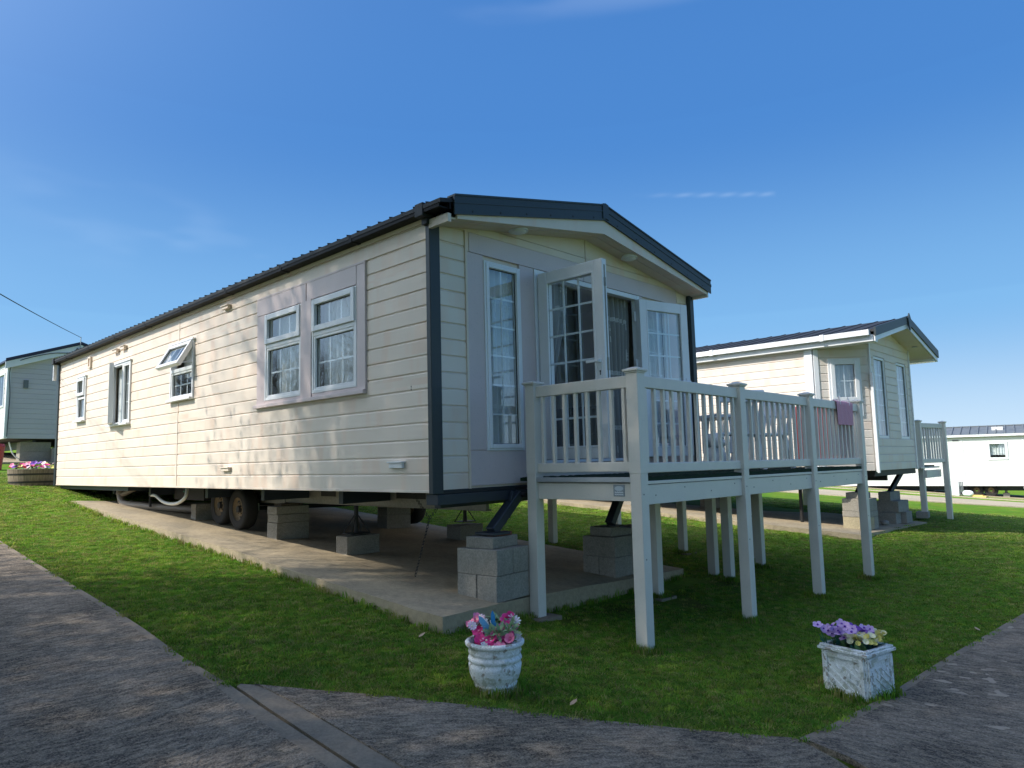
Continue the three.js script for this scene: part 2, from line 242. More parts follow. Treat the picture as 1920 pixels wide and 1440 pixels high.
// a slab that follows the ground: polygon in x,z cut into cells, with a skirt round its edge
function slabGeo(poly, yf, cell = 0.4, skirt = 0.12, uvTurn = 0) {
  const P = [], UV = [], ct = Math.cos(uvTurn), st = Math.sin(uvTurn);
  const push = (x, y, z, u, v) => { P.push(x, y, z); UV.push(u ?? x * ct + z * st, v ?? z * ct - x * st); };
  const minx = Math.min(...poly.map(p => p[0])), maxx = Math.max(...poly.map(p => p[0])), minz = Math.min(...poly.map(p => p[1])), maxz = Math.max(...poly.map(p => p[1]));
  for (let x = Math.floor(minx / cell) * cell; x < maxx; x += cell) for (let z = Math.floor(minz / cell) * cell; z < maxz; z += cell) {
    let q = poly;
    for (const [ax, s, lim] of [[0, 1, x], [0, -1, x + cell], [1, 1, z], [1, -1, z + cell]]) {
      const o = []; for (let i = 0; i < q.length; i++) { const a = q[i], b = q[(i + 1) % q.length], da = s * (a[ax] - lim), db = s * (b[ax] - lim); if (da >= 0) o.push(a); if (da * db < 0) { const t = da / (da - db); o.push([mixv(a[0], b[0], t), mixv(a[1], b[1], t)]); } } q = o; if (q.length < 3) break;
    }
    if (q.length < 3) continue;
    for (const f of THREE.ShapeUtils.triangulateShape(q.map(p => new THREE.Vector2(...p)), [])) { let [a, b, c] = f.map(i => q[i]); if ((b[0] - a[0]) * (c[1] - a[1]) - (b[1] - a[1]) * (c[0] - a[0]) > 0) [b, c] = [c, b]; for (const p of [a, b, c]) push(p[0], yf(...p), p[1]); }
  }
  const area = poly.reduce((s, p, i) => { const q = poly[(i + 1) % poly.length]; return s + p[0] * q[1] - q[0] * p[1]; }, 0), ring = area > 0 ? poly : [...poly].reverse();
  for (let i = 0; i < ring.length; i++) {
    const a = ring[i], b = ring[(i + 1) % ring.length], n = Math.max(1, Math.ceil(Math.hypot(a[0] - b[0], a[1] - b[1]) / cell));
    for (let k = 0; k < n; k++) { const p = [mixv(a[0], b[0], k / n), mixv(a[1], b[1], k / n)], q = [mixv(a[0], b[0], (k + 1) / n), mixv(a[1], b[1], (k + 1) / n)], yp = yf(...p), yq = yf(...q), l = Math.hypot(p[0] - q[0], p[1] - q[1]) * n;
      const u0 = k / n * l, u1 = (k + 1) / n * l; push(p[0], yp, p[1], u0, yp); push(q[0], yq, q[1], u1, yq); push(q[0], yq - skirt, q[1], u1, yq - skirt); push(p[0], yp, p[1], u0, yp); push(q[0], yq - skirt, q[1], u1, yq - skirt); push(p[0], yp - skirt, p[1], u0, yp - skirt); }
  }
  const g = new THREE.BufferGeometry(); g.setAttribute('position', new THREE.Float32BufferAttribute(P, 3)); g.setAttribute('uv', new THREE.Float32BufferAttribute(UV, 2)); g.computeVertexNormals(); return g;
}
function rough(a, b, n, amp, seed) { const r = rng(seed), o = []; for (let i = 0; i < n; i++) { const t = i / n, dx = b[0] - a[0], dz = b[1] - a[1], l = Math.hypot(dx, dz), j = i ? (r() - 0.5) * 2 * amp : 0; o.push([a[0] + dx * t - dz / l * j, a[1] + dz * t + dx / l * j]); } return o; }
const onG = (h) => (x, z) => G(x, z) + h;
// left road with its smooth edge strip, the apron between the roads, and the right road
const leftEdge = [[-1.98, -22], [-1.93, -9], [-1.96, -5.7], [-1.99, -2.74], [-2.0, -0.72], [-2.02, 0], [-1.99, 0.6], [-1.99, 1.0], [-1.97, 1.76], [-1.95, 2.5], [-1.9, 3.6], [-1.85, 5.2], [-1.8, 9]];
const ew = (z) => mixv(0.05, 0.085, sstep(0.2, 1.0, z));
const leftRoadPoly = [...leftEdge.map(([x, z]) => [x - ew(z) - 0.002, z]), [-6.3, 9], [-6.3, -22]];
struct('road', slabGeo(leftRoadPoly, onG(0.034), 0.4, 0.14), m.road);
struct('road_edge', slabGeo([...leftEdge, ...leftEdge.map(([x, z]) => [x - ew(z), z]).reverse()], onG(0.030), 0.4, 0.14), m.roadEdge);
const apronEdge = [[-1.93, 0.60], ...rough([-1.88, 0.66], [-0.29, 2.46], 7, 0.012, 3), [-0.29, 2.46], [0.08, 2.86]];
const apronPoly = [[-1.862, 0.675], ...apronEdge.slice(1), [-0.02, 3.1], [-0.55, 3.9], [-1.2, 5.0], [-1.67, 5.1], [-1.72, 3.6], [-1.775, 2.5], [-1.795, 1.76], [-1.828, 1.0]];
struct('path', slabGeo(apronPoly, onG(0.03), 0.3, 0.14, 0.5), m.road);
const pathEdgePoly = [[-1.93, 0.60], [-1.864, 0.67], [-1.83, 1.0], [-1.797, 1.76], [-1.777, 2.5], [-1.722, 3.6], [-1.672, 5.1], [-1.815, 5.1], [-1.872, 3.6], [-1.922, 2.5], [-1.942, 1.76], [-1.962, 1.0], [-1.962, 0.62]];
struct('path_edge', slabGeo(pathEdgePoly, onG(0.024), 0.3, 0.14), m.roadEdge);
const rightEdge = [[0.10, 2.87], [0.3, 2.89], [0.49, 2.905], [0.9, 2.925], [1.24, 2.935], [1.55, 2.945], [2.1, 2.955], [2.57, 2.965], [3.2, 2.99], [3.88, 3.03], [4.5, 3.06], [5.2, 3.11], [7, 3.2], [12, 3.4], [30, 3.9]];
struct('road_right', slabGeo([...rightEdge.map(([x, z]) => [x, z + 0.062]), [30, 8], [-1.0, 8], [-0.9, 4.9], [-0.5, 4.0], [0.05, 3.15]], onG(0.034), 0.4, 0.14, 1.25), m.roadRight);
struct('road_right_edge', slabGeo([...rightEdge, ...rightEdge.map(([x, z]) => [x, z + 0.06]).reverse()], onG(0.026), 0.4, 0.14), m.roadEdge);
// concrete bases
const PA = (x, z) => -0.895 - 0.058 * x - 0.067 * z, PB = (x, z) => -1.05 - 0.02 * (x - 8.6) - 0.062 * (z - 0.5);
const padPoly = [...rough([-0.30, -9.25], [-0.27, -5], 30, 0.012, 5), ...rough([-0.27, -5], [-0.26, -2.7], 16, 0.01, 6), [-0.255, -2.62], [-0.30, -2.4], ...rough([-0.31, -2.3], [-0.33, 0.40], 22, 0.008, 7), [-0.31, 0.425], ...rough([-0.27, 0.42], [0.9, 0.18], 5, 0.01, 8), ...rough([0.9, 0.18], [4.02, -0.14], 12, 0.014, 18), [4.1, -0.17], [4.12, -9.3]];
struct('concrete_base', slabGeo(padPoly, (x, z) => PA(x, z) + 0.008 * (wn(x, z, 10, 2) - 0.5), 0.3, 0.35), m.slab);
const padBPoly = [...rough([8.45, -9.5], [8.5, 0.45], 14, 0.03, 15), [8.52, 0.52], ...rough([8.7, 0.5], [12.9, 0.5], 8, 0.015, 9), [12.95, -9.5]];
struct('concrete_base_right', slabGeo(padBPoly, PB, 0.4, 0.35), m.slab);
const padDPoly = [[29.4, -30], [33.5, -2], [34.6, 6], [39, 6], [35, -30]];
struct('concrete_base_far', slabGeo(padDPoly, onG(0.05), 1, 0.2), m.slab);
const trackPoly = [[17.2, -22], [18.6, -10], [20.6, -2.5], [24.0, 3.9], [28.8, 3.8], [26.6, -2.5], [24.2, -10], [22.5, -22]];
struct('track', slabGeo(trackPoly, onG(0.03), 0.8, 0.1), m.track);
const track2 = [[27.6, -22], [29.6, -6], [31.2, 3.9], [32.1, 3.9], [30.5, -6], [28.4, -22]];
struct('track_strip', slabGeo(track2, onG(0.03), 0.8, 0.1), m.track);

// ---------------------------------------------------------------- boards, windows, walls
const LEFT = -Math.PI / 2;                                   // wall axes: x along, y up, z outward; turned to face -x
const PROF = [[0, 0.016], [0.118, 0.016], [0.1225, 0.0135], [0.127, 0.0085], [0.130, 0.0065], [0.139, 0.0055]];
function profAt(y) { for (let i = 1; i < PROF.length; i++) if (y <= PROF[i][0] + 1e-9) { const [a, p] = PROF[i - 1], [b, q] = PROF[i]; return mixv(p, q, (y - a) / (b - a)); } return 0.0055; }
function boardGeo(a0, a1, base, y0, y1, pitch) {             // one plank: profile between y0 and y1 (local), swept from a0 to a1
  const k = pitch / 0.139, pts = [[y0, profAt(y0 / k)]]; for (const [y, d] of PROF) if (y * k > y0 + 1e-4 && y * k < y1 - 1e-4) pts.push([y * k, d]); pts.push([y1, profAt(y1 / k)]);
  const l = [[y0, -0.001], ...pts, [y1, -0.001]], q = [];
  for (let i = 0; i < l.length - 1; i++) q.push([[a0, base + l[i][0], l[i][1]], [a1, base + l[i][0], l[i][1]], [a1, base + l[i + 1][0], l[i + 1][1]], [a0, base + l[i + 1][0], l[i + 1][1]]]);
  for (let i = 0; i < pts.length - 1; i++) for (const [a, f] of [[a0, 0], [a1, 1]]) { const A = [a, base + pts[i][0], pts[i][1]], B = [a, base + pts[i + 1][0], pts[i + 1][1]], C = [a, base + pts[i + 1][0], -0.001], D = [a, base + pts[i][0], -0.001]; q.push(f ? [D, C, B, A].reverse() : [D, C, B, A]); }
  const g = quadGeo(q), uv = g.attributes.uv, o = R0() * 5; for (let i = 0; i < uv.count; i++) uv.setX(i, uv.getX(i) + o); return g;
}
function boards(wall, a0, a1, b0, b1, pitch, holes, seams, mat, topFn) {
  for (let r = 0, y = b0; y < b1 - 0.004; r++, y += pitch) {
    const yt = Math.min(y + pitch, b1), cuts = [y, yt];
    for (const h of holes) for (const v of [h.b0, h.b1]) if (v > y + 0.004 && v < yt - 0.004) cuts.push(v);
    cuts.sort((p, q) => p - q);
    for (let c = 0; c < cuts.length - 1; c++) {
      const lo = cuts[c], hi = cuts[c + 1], mid = (lo + hi) / 2;
      let iv = [[a0, a1]];
      for (const h of holes) if (h.b0 < mid && h.b1 > mid) iv = iv.flatMap(([s, e]) => h.a1 <= s || h.a0 >= e ? [[s, e]] : [[s, h.a0], [h.a1, e]].filter(([p, q]) => q - p > 0.01));
      for (const s of seams) iv = iv.flatMap(([p, q]) => s > p && s < q ? [[p, s - 0.004], [s + 0.004, q]] : [[p, q]]);
      for (const [p, q] of iv) mesh('siding_board', boardGeo(p, q, y, lo - y, hi - y, pitch), mat, wall);
    }
  }
}
function wallGeo(outline, holes, t) { const s = new THREE.Shape(outline.map(p => new THREE.Vector2(...p))); for (const h of holes) s.holes.push(new THREE.Path([[h.a0, h.b0], [h.a0, h.b1], [h.a1, h.b1], [h.a1, h.b0]].map(p => new THREE.Vector2(...p)))); return uvm(new THREE.ExtrudeGeometry(s, { depth: t, bevelEnabled: false }).translate(0, 0, -t)); }
const inset = (w, d) => ({ a0: w.a0 + d, a1: w.a1 - d, b0: w.b0 + d, b1: w.b1 - d });
function ring(w, t, z0, z1, b = 0.004) {                      // a rectangular frame with mitred look: four bars
  return merge([boxAt(w.a0, w.a0 + t, w.b0, w.b1, z0, z1, b), boxAt(w.a1 - t, w.a1, w.b0, w.b1, z0, z1, b), boxAt(w.a0 + t - 0.001, w.a1 - t + 0.001, w.b1 - t, w.b1 - 0.0005, z0 + 0.0005, z1 - 0.0006, b), boxAt(w.a0 + t - 0.001, w.a1 - t + 0.001, w.b0 + 0.0005, w.b0 + t, z0 + 0.0005, z1 - 0.0006, b)]);
}
function glazing(parent, w, z, nx, ny, bw = 0.018, rows) {    // pane, black seal and glazing bars, as children of parent
  mesh('pane', uvm(new THREE.PlaneGeometry(w.a1 - w.a0, w.b1 - w.b0).translate((w.a0 + w.a1) / 2, (w.b0 + w.b1) / 2, z)), m.glass, parent);
  mesh('seal', ring({ a0: w.a0 - 0.004, a1: w.a1 + 0.004, b0: w.b0 - 0.004, b1: w.b1 + 0.004 }, 0.009, z - 0.004, z + 0.006, 0.001), m.gasket, parent);
  for (let i = 1; i < nx; i++) { const a = mixv(w.a0, w.a1, i / nx); mesh('glazing_bar', boxAt(a - bw / 2, a + bw / 2, w.b0, w.b1, z - 0.012, z - 0.003, 0.002), m.upvc, parent); }
  for (let j = 1; j < ny; j++) { const b = rows ? rows[j - 1] : mixv(w.b0, w.b1, j / ny); mesh('glazing_bar', boxAt(w.a0, w.a1, b - bw / 2, b + bw / 2, z - 0.0135, z - 0.0045, 0.002), m.upvc, parent); }
}
function sash(parent, w, z0, z1, t, nx, ny, rows) { const s = mesh('sash', ring(w, t, z0, z1, 0.006), m.upvc, parent); glazing(parent, inset(w, t), z0 + (z1 - z0) * 0.45, nx, ny, 0.018, rows); return s; }
function windowPart(house, place, w, t = 0.04, z0 = -0.03, z1 = 0.038) { const f = mesh('window', ring(w, t, z0, z1, 0.005), m.upvc, house, place.pos, place.turn); f.name = 'window'; return f; }
function curtainGeo(w, h, folds, amp, seed, pinch = 0, sweep = 0) {
  const g = new THREE.PlaneGeometry(w, h, Math.max(24, Math.round(folds * 10)), 10), p = g.attributes.position, r = rng(seed), ph = r() * 6;
  for (let i = 0; i < p.count; i++) { const u = p.getX(i) / w + 0.5, v = 0.5 - p.getY(i) / h; const wv = Math.sin(u * folds * 6.283 + ph + 0.6 * Math.sin(u * 9 + seed)) * amp * (0.6 + 0.4 * Math.sin(u * 5 + seed)); p.setZ(i, wv * (1 + 0.3 * v)); const s = 1 - pinch * Math.sin(Math.min(1, v * 1.25) * Math.PI / 2) ** 2; p.setX(i, -w / 2 + u * w * s + sweep * v); }
  g.computeVertexNormals(); return uvm(g);
}

// ---------------------------------------------------------------- the near caravan
const W = 4.28, H = 2.36, L = 11.34, EX = -0.03, RX = 2.14, RY = 2.868, EY = 2.425;
const ry = (x) => RY - (RY - EY) * Math.abs(x - RX) / (RX - EX);
const A = thing('static_caravan', 'cream static caravan with dark roof and open white french doors, largest and nearest', 'caravan');
A.rotation.z = 0.009;
const ATL = { pos: [0, 0, 0], turn: LEFT }, ATF = { pos: [0, 0, -0.03], turn: 0 };
{
  const wins = [{ a0: -10.07, a1: -9.57, b0: 1.13, b1: 1.92 }, { a0: -8.22, a1: -7.29, b0: 0.96, b1: 1.94 }, { a0: -5.68, a1: -4.90, b0: 1.17, b1: 1.94 }, { a0: -2.93, a1: -2.13, b0: 0.965, b1: 1.945 }, { a0: -1.92, a1: -1.11, b0: 0.965, b1: 1.945 }];
  const [w1, w2, w3, w4, w5] = wins, sur = { a0: -3.12, a1: -0.985, b0: 0.90, b1: 2.15 };
  const cut = wins.map(w => inset(w, 0.012));
  const lw = mesh('side_wall', wallGeo([[-L, 0], [-0.07, 0], [-0.07, H], [-L, H]], cut, 0.06), m.creamTrim, A, ...[ATL.pos, ATL.turn]);
  boards(lw, -L + 0.05, -0.055, 0.004, 2.30, 0.1437, [w1, w2, w3, { ...sur }], [-5.43], m.cream);
  mesh('eaves_trim', boxAt(-L, -0.058, 2.302, 2.37, 0.0005, 0.024), m.cream, lw);
  mesh('base_trim', boxAt(-L, -0.065, -0.018, 0.003, -0.02, 0.021), m.creamTrim, lw);
  for (const [s, b0, b1] of [[-5.43, 1.96, 2.30], [-5.43, 0.0, 1.13]]) mesh('joint_cover', boxAt(s - 0.014, s + 0.014, b0, b1, 0.005, 0.0225), m.cream, lw);
  // mauve surround of the two big windows
  const su = mesh('window_surround', merge([boxAt(sur.a0, w4.a0, sur.b0 + 0.03, 1.95, 0.0005, 0.030), boxAt(w4.a1, w5.a0, sur.b0 + 0.03, 1.95, 0.0005, 0.042), boxAt(w5.a1, sur.a1, sur.b0 + 0.03, sur.b1 - 0.012, 0.0005, 0.0305), boxAt(w4.a0, w4.a1, sur.b0 + 0.03, w4.b0, 0.0005, 0.029), boxAt(w5.a0, w5.a1, sur.b0 + 0.03, w5.b0, 0.0005, 0.029)]), m.mauve, A, ATL.pos, ATL.turn);
  mesh('surround_panel', boxAt(sur.a0, -2.04, 1.952, sur.b1 - 0.012, 0.0005, 0.034), m.mauve, su);
  mesh('surround_panel', boxAt(-2.025, w5.a1 - 0.001, 1.952, sur.b1 - 0.012, 0.0005, 0.034), m.mauve, su);
  mesh('sill', boxAt(sur.a0 - 0.03, sur.a1 + 0.02, sur.b0 - 0.012, sur.b0 + 0.028, 0.0005, 0.062, 0.006), m.mauve, su);
  mesh('edge_trim', merge([boxAt(sur.a1 + 0.001, sur.a1 + 0.024, sur.b0 + 0.03, sur.b1 + 0.01, 0.0005, 0.036), boxAt(sur.a0, sur.a1, sur.b1 - 0.011, sur.b1 + 0.01, 0.0005, 0.034)]), m.mauve, su);
  // big windows: opening top light over a fixed light
  for (const w of [w4, w5]) { const f = windowPart(A, ATL, w, 0.032, -0.04, 0.034); sash(f, { a0: w.a0 + 0.018, a1: w.a1 - 0.018, b0: 1.60, b1: w.b1 - 0.012 }, -0.02, 0.052, 0.058, 3, 1); mesh('transom', boxAt(w.a0 + 0.03, w.a1 - 0.03, 1.555, 1.598, -0.03, 0.030), m.upvc, f); sash(f, { a0: w.a0 + 0.03, a1: w.a1 - 0.03, b0: w.b0 + 0.03, b1: 1.557 }, -0.028, 0.026, 0.03, 3, 2); }
  // small back window
  { const f = windowPart(A, ATL, w1, 0.035, -0.04, 0.04); sash(f, { a0: w1.a0 + 0.02, a1: w1.a1 - 0.05, b0: 1.585, b1: w1.b1 - 0.015 }, -0.02, 0.058, 0.055, 2, 1); sash(f, { a0: w1.a0 + 0.03, a1: w1.a1 - 0.04, b0: w1.b0 + 0.03, b1: 1.56 }, -0.025, 0.032, 0.04, 2, 1); mesh('sill', boxAt(w1.a0 - 0.03, w1.a1 + 0.005, w1.b0 - 0.02, w1.b0 + 0.012, 0, 0.085, 0.006), m.upvc, f); mesh('drip_strip', boxAt(w1.a0 - 0.02, w1.a1 + 0.02, w1.b1, w1.b1 + 0.02, 0, 0.055), m.upvc, f); }
  // window with its left leaf ajar and the curtain blowing
  { const f = windowPart(A, ATL, w2, 0.035, -0.04, 0.04); mesh('mullion', boxAt(-7.66, -7.61, w2.b0 + 0.03, w2.b1 - 0.03, -0.035, 0.038), m.upvc, f); sash(f, { a0: -7.61, a1: w2.a1 - 0.03, b0: w2.b0 + 0.03, b1: w2.b1 - 0.03 }, -0.025, 0.035, 0.035, 1, 3); mesh('sill', boxAt(w2.a0 - 0.02, w2.a1 + 0.01, w2.b0 - 0.022, w2.b0 + 0.01, 0, 0.085, 0.006), m.upvc, f); mesh('drip_strip', boxAt(w2.a0 - 0.02, w2.a1 + 0.02, w2.b1, w2.b1 + 0.02, 0, 0.055), m.upvc, f);
    const c = mesh('casement', ring({ a0: 0, a1: 0.54, b0: w2.b0 + 0.01, b1: w2.b1 - 0.01 }, 0.06, -0.055, 0.012, 0.006), m.upvc, A); c.position.set(-0.05, 0, w2.a0 + 0.025); c.rotation.y = LEFT - 0.3; glazing(c, { a0: 0.06, a1: 0.48, b0: w2.b0 + 0.07, b1: w2.b1 - 0.07 }, -0.02, 1, 3); }
  // window with its top light propped open
  { const f = windowPart(A, ATL, w3, 0.035, -0.04, 0.04); mesh('transom', boxAt(w3.a0 + 0.03, w3.a1 - 0.03, 1.55, 1.60, -0.035, 0.038), m.upvc, f); sash(f, { a0: w3.a0 + 0.03, a1: w3.a1 - 0.03, b0: w3.b0 + 0.03, b1: 1.55 }, -0.025, 0.03, 0.03, 3, 2); mesh('sill', boxAt(w3.a0 - 0.03, w3.a1 + 0.005, w3.b0 - 0.022, w3.b0 + 0.01, 0, 0.085, 0.006), m.upvc, f); mesh('drip_strip', boxAt(w3.a0 - 0.02, w3.a1 + 0.03, w3.b1 - 0.002, w3.b1 + 0.02, 0, 0.06), m.upvc, f); mesh('stay_arm', bar([w3.a1 - 0.05, 1.66, 0.02], [w3.a1 - 0.07, 1.62, 0.20], 0.014), m.alu, f); mesh('stay_arm', bar([w3.a0 + 0.05, 1.66, 0.02], [w3.a0 + 0.07, 1.62, 0.20], 0.014), m.alu, f);
    const wd = w3.a1 - w3.a0 - 0.03, hh = 0.37; const c = mesh('top_light', ring({ a0: -wd / 2, a1: wd / 2, b0: -hh, b1: 0 }, 0.052, -0.05, 0.012, 0.006), m.upvc, A); c.position.set(-0.05, w3.b1 - 0.012, (w3.a0 + w3.a1) / 2); c.rotation.set(-0.52, LEFT, 0, 'YXZ'); glazing(c, { a0: -wd / 2 + 0.052, a1: wd / 2 - 0.052, b0: -hh + 0.052, b1: -0.052 }, -0.015, 3, 1); }
  // vents, grilles, fixings on the wall
  const V = (name, a, b, w, h, d, mt = m.cream) => mesh(name, merge([bx(w, h, d, 0.006).clone().translate(a, b, 0.018 + d / 2), boxAt(a - w / 2 - 0.012, a + w / 2 + 0.012, b + h / 2 - 0.008, b + h / 2 + 0.004, 0.015, 0.018 + d + 0.014)]), mt, lw);
  V('vent', -7.98, 2.165, 0.20, 0.055, 0.05); V('vent', -7.62, 2.175, 0.18, 0.055, 0.05); V('vent', -3.92, 2.2, 0.17, 0.045, 0.045); V('vent', -3.87, 0.215, 0.20, 0.045, 0.035); V('vent', -0.50, 0.22, 0.19, 0.055, 0.03, m.upvc);
  mesh('wall_box', merge([ring({ a0: -9.46, a1: -9.31, b0: 2.04, b1: 2.24 }, 0.03, 0.012, 0.05), boxAt(-9.43, -9.34, 2.07, 2.21, 0.01, 0.03)]), m.cream, lw);
  mesh('screw_hole', merge([boxAt(-0.303, -0.297, 0.86, 0.875, 0.015, 0.0195, 0.001), boxAt(-0.303, -0.297, 0.885, 0.9, 0.015, 0.0195, 0.001)]), m.black, lw);
  // curtains behind the side windows
  const cur = (a, b, w, h, f, s, mt, x = 0.16) => mesh('curtain', curtainGeo(w, h, f, 0.022, s), mt, A, [x, b, a], LEFT);
  for (const [w, s] of [[w4, 3], [w5, 9]]) { cur((w.a0 + w.a1) / 2, 1.45, 0.78, 1.05, 8, s + 2, m.net, 0.11); cur(w.a0 + 0.2, 1.40, 0.40, 1.3, 4, s, m.drape); cur(w.a1 - 0.14, 1.40, 0.30, 1.3, 3, s + 1, m.drape);  }
  cur(-9.82, 1.5, 0.5, 1.0, 5, 20, m.drape); cur(-5.3, 1.75, 0.8, 0.5, 6, 21, m.net); cur(-7.45, 1.4, 0.4, 1.1, 4, 22, m.net);
  const blow = mesh('curtain', curtainGeo(0.46, 0.92, 5, 0.02, 23, 0.1, 0.02), m.net, A, [0.06, 1.42, -7.9], LEFT); blow.rotation.x = 0.0;
}
{ // front wall
  const winA = { a0: 0.60, a1: 1.085, b0: 0.325, b1: 2.07 }, winC = { a0: 3.20, a1: 3.69, b0: 0.325, b1: 2.07 }, door = { a0: 1.29, a1: 3.13, b0: 0.19, b1: 2.11 };
  const fw = mesh('front_wall', wallGeo([[0.06, 0], [W - 0.06, 0], [W - 0.06, ry(W) - 0.1], [RX, RY - 0.1], [0.06, ry(0) - 0.1]], [inset(winA, 0.01), inset(winC, 0.01), door], 0.06), m.creamTrim, A, [0, 0, -0.03]);
  for (const [a, b] of [[0.07, 0.372], [3.992, 4.26]]) boards(fw, a, b, 0.004, 2.30, 0.1437, [], [], m.cream);
  mesh('corner_trim', boxAt(0.374, 0.398, 0, 2.30, 0.0005, 0.030), m.creamTrim, fw); mesh('corner_trim', boxAt(3.968, 3.992, 0, 2.30, 0.0005, 0.030), m.creamTrim, fw);
  mesh('base_trim', boxAt(0.06, W - 0.06, -0.03, 0.003, -0.02, 0.022), m.dark, fw);
  const P = (a0, a1, b0, b1, z = 0.02) => mesh('trim_panel', boxAt(a0, a1, b0, b1, 0.0005, z), m.mauve, fw);
  P(0.425, 2.085, 2.115, 2.296, 0.026); P(2.093, 3.966, 2.115, 2.296, 0.026); P(0.40, 0.60, 0.333, 2.113); P(1.085, 1.288, 0.333, 2.113); P(0.40, 1.288, 0.022, 0.329); P(3.132, 3.20, 0.333, 2.113); P(3.69, 3.966, 0.333, 2.113); P(3.132, 3.966, 0.022, 0.329);
  mesh('corner_post', boxAt(0.399, 0.424, 2.114, 2.30, 0.0006, 0.021), m.creamTrim, fw);
  // gable boards above the header, split at the middle
  for (const [x0, x1] of [[0.07, RX - 0.006], [RX + 0.006, W - 0.07]]) {
    mesh('gable_board', boxAt(x0, x1, 2.30, 2.375, 0.0005, 0.018), m.creamTrim, fw);
    mesh('gable_board', prism([[x0, 2.379], [x1, 2.379], [x1, ry(x1) - 0.12], [x0, ry(x0) - 0.12]].filter(([, y], i) => i < 2 || y > 2.38), 0.016), m.creamTrim, fw);
  }
  for (const w of [winA, winC]) { const f = windowPart(A, ATF, w, 0.034, -0.04, 0.032); sash(f, { a0: w.a0 + 0.02, a1: w.a1 - 0.02, b0: w.b0 + 0.02, b1: w.b1 - 0.02 }, -0.02, 0.042, 0.04, 2, 6); }
  mesh('curtain', curtainGeo(0.52, 1.85, 8, 0.025, 31), m.net, A, [0.85, 1.2, -0.115]); mesh('curtain', curtainGeo(0.52, 1.85, 8, 0.025, 32), m.net, A, [3.45, 1.2, -0.12]);
  // french doors: frame and two leaves
  const df = mesh('door_frame', merge([boxAt(1.292, 1.345, 0.195, 2.108, -0.05, 0.03), boxAt(3.075, 3.128, 0.195, 2.108, -0.05, 0.03), boxAt(1.346, 3.074, 2.056, 2.107, -0.05, 0.029), boxAt(1.346, 3.074, 0.196, 0.225, -0.05, 0.04)]), m.upvc, A, [0, 0, -0.03]);
  mesh('weather_strip', merge([boxAt(1.3455, 1.349, 0.23, 2.05, 0.012, 0.020, 0.001), boxAt(3.071, 3.0745, 0.23, 2.05, 0.012, 0.020, 0.001)]), m.gasket, df);
  const leaf = (x, turn, flip, label) => {
    const w = { a0: 0, a1: 0.775, b0: 0.23, b1: 2.055 }, mir = flip ? -1 : 1, g = ring(w, 0.105, -0.035, 0.035, 0.006);
    const d = mesh('door', g, m.upvc, A, [x, 0, 0.015], turn); d.userData.label = label; if (flip) d.scale.x = 1;
    mesh('glass_bead', ring(inset(w, 0.1), 0.02, -0.039, 0.039, 0.004), m.upvc, d);
    glazing(d, inset(w, 0.115), 0.012, 3, 6, 0.02);
    mesh('handle', merge([boxAt(0.70, 0.74, 0.94, 1.16, 0.035, 0.044), boxAt(0.705, 0.735, 1.095, 1.122, 0.04, 0.085), boxAt(0.59, 0.735, 1.096, 1.12, 0.07, 0.086, 0.005)]), m.upvc, d);
    mesh('handle', merge([boxAt(0.70, 0.74, 0.94, 1.16, -0.044, -0.035), boxAt(0.705, 0.735, 1.095, 1.122, -0.085, -0.04), boxAt(0.59, 0.735, 1.096, 1.12, -0.086, -0.07, 0.005)]), m.upvc, d);
    mesh('keyhole', merge([boxAt(0.715, 0.725, 0.98, 1.01, 0.044, 0.0455, 0.001), rod([0.72, 1.015, 0.042], [0.72, 1.015, 0.0458], 0.009), boxAt(0.715, 0.725, 0.98, 1.01, -0.0455, -0.044, 0.001), rod([0.72, 1.015, -0.042], [0.72, 1.015, -0.0458], 0.009)]), m.black, d);
    mesh('lock_strip', merge([boxAt(0.7745, 0.7775, 0.3, 2.0, -0.012, 0.008, 0.001), boxAt(0.775, 0.781, 1.02, 1.14, -0.016, 0.012, 0.001), boxAt(0.775, 0.781, 1.80, 1.88, -0.016, 0.012, 0.001)]), m.steel, d);
    for (const y of [0.45, 1.30, 1.86]) mesh('hinge', merge([boxAt(-0.022, 0.022, y - 0.055, y + 0.055, -0.05, -0.034, 0.004), rod([-0.006, y - 0.06, -0.045], [-0.006, y + 0.06, -0.045], 0.011)]), m.upvc, d);
    return d;
  };
  leaf(1.352, -Math.PI / 2 + 0.02, false, 'left french door leaf swung fully outward');
  leaf(3.058, -0.235, false, 'right french door leaf folded back against the wall');
  // doorway curtains inside
  const c1 = mesh('curtain', curtainGeo(0.62, 1.85, 7, 0.03, 41, 0.55, -0.02), m.drape, A, [1.66, 1.14, -0.14]); c1.userData.label = 'patterned lace drape tied back';
  const c2 = mesh('curtain', curtainGeo(0.60, 1.85, 7, 0.03, 43, 0.25, 0.12), m.drape, A, [2.78, 1.14, -0.14]); c2.userData.label = 'patterned lace drape hanging beside the right leaf';
  mesh('curtain_rail', boxAt(1.25, 3.15, 2.06, 2.13, -0.2, -0.1), m.inner, A);
}
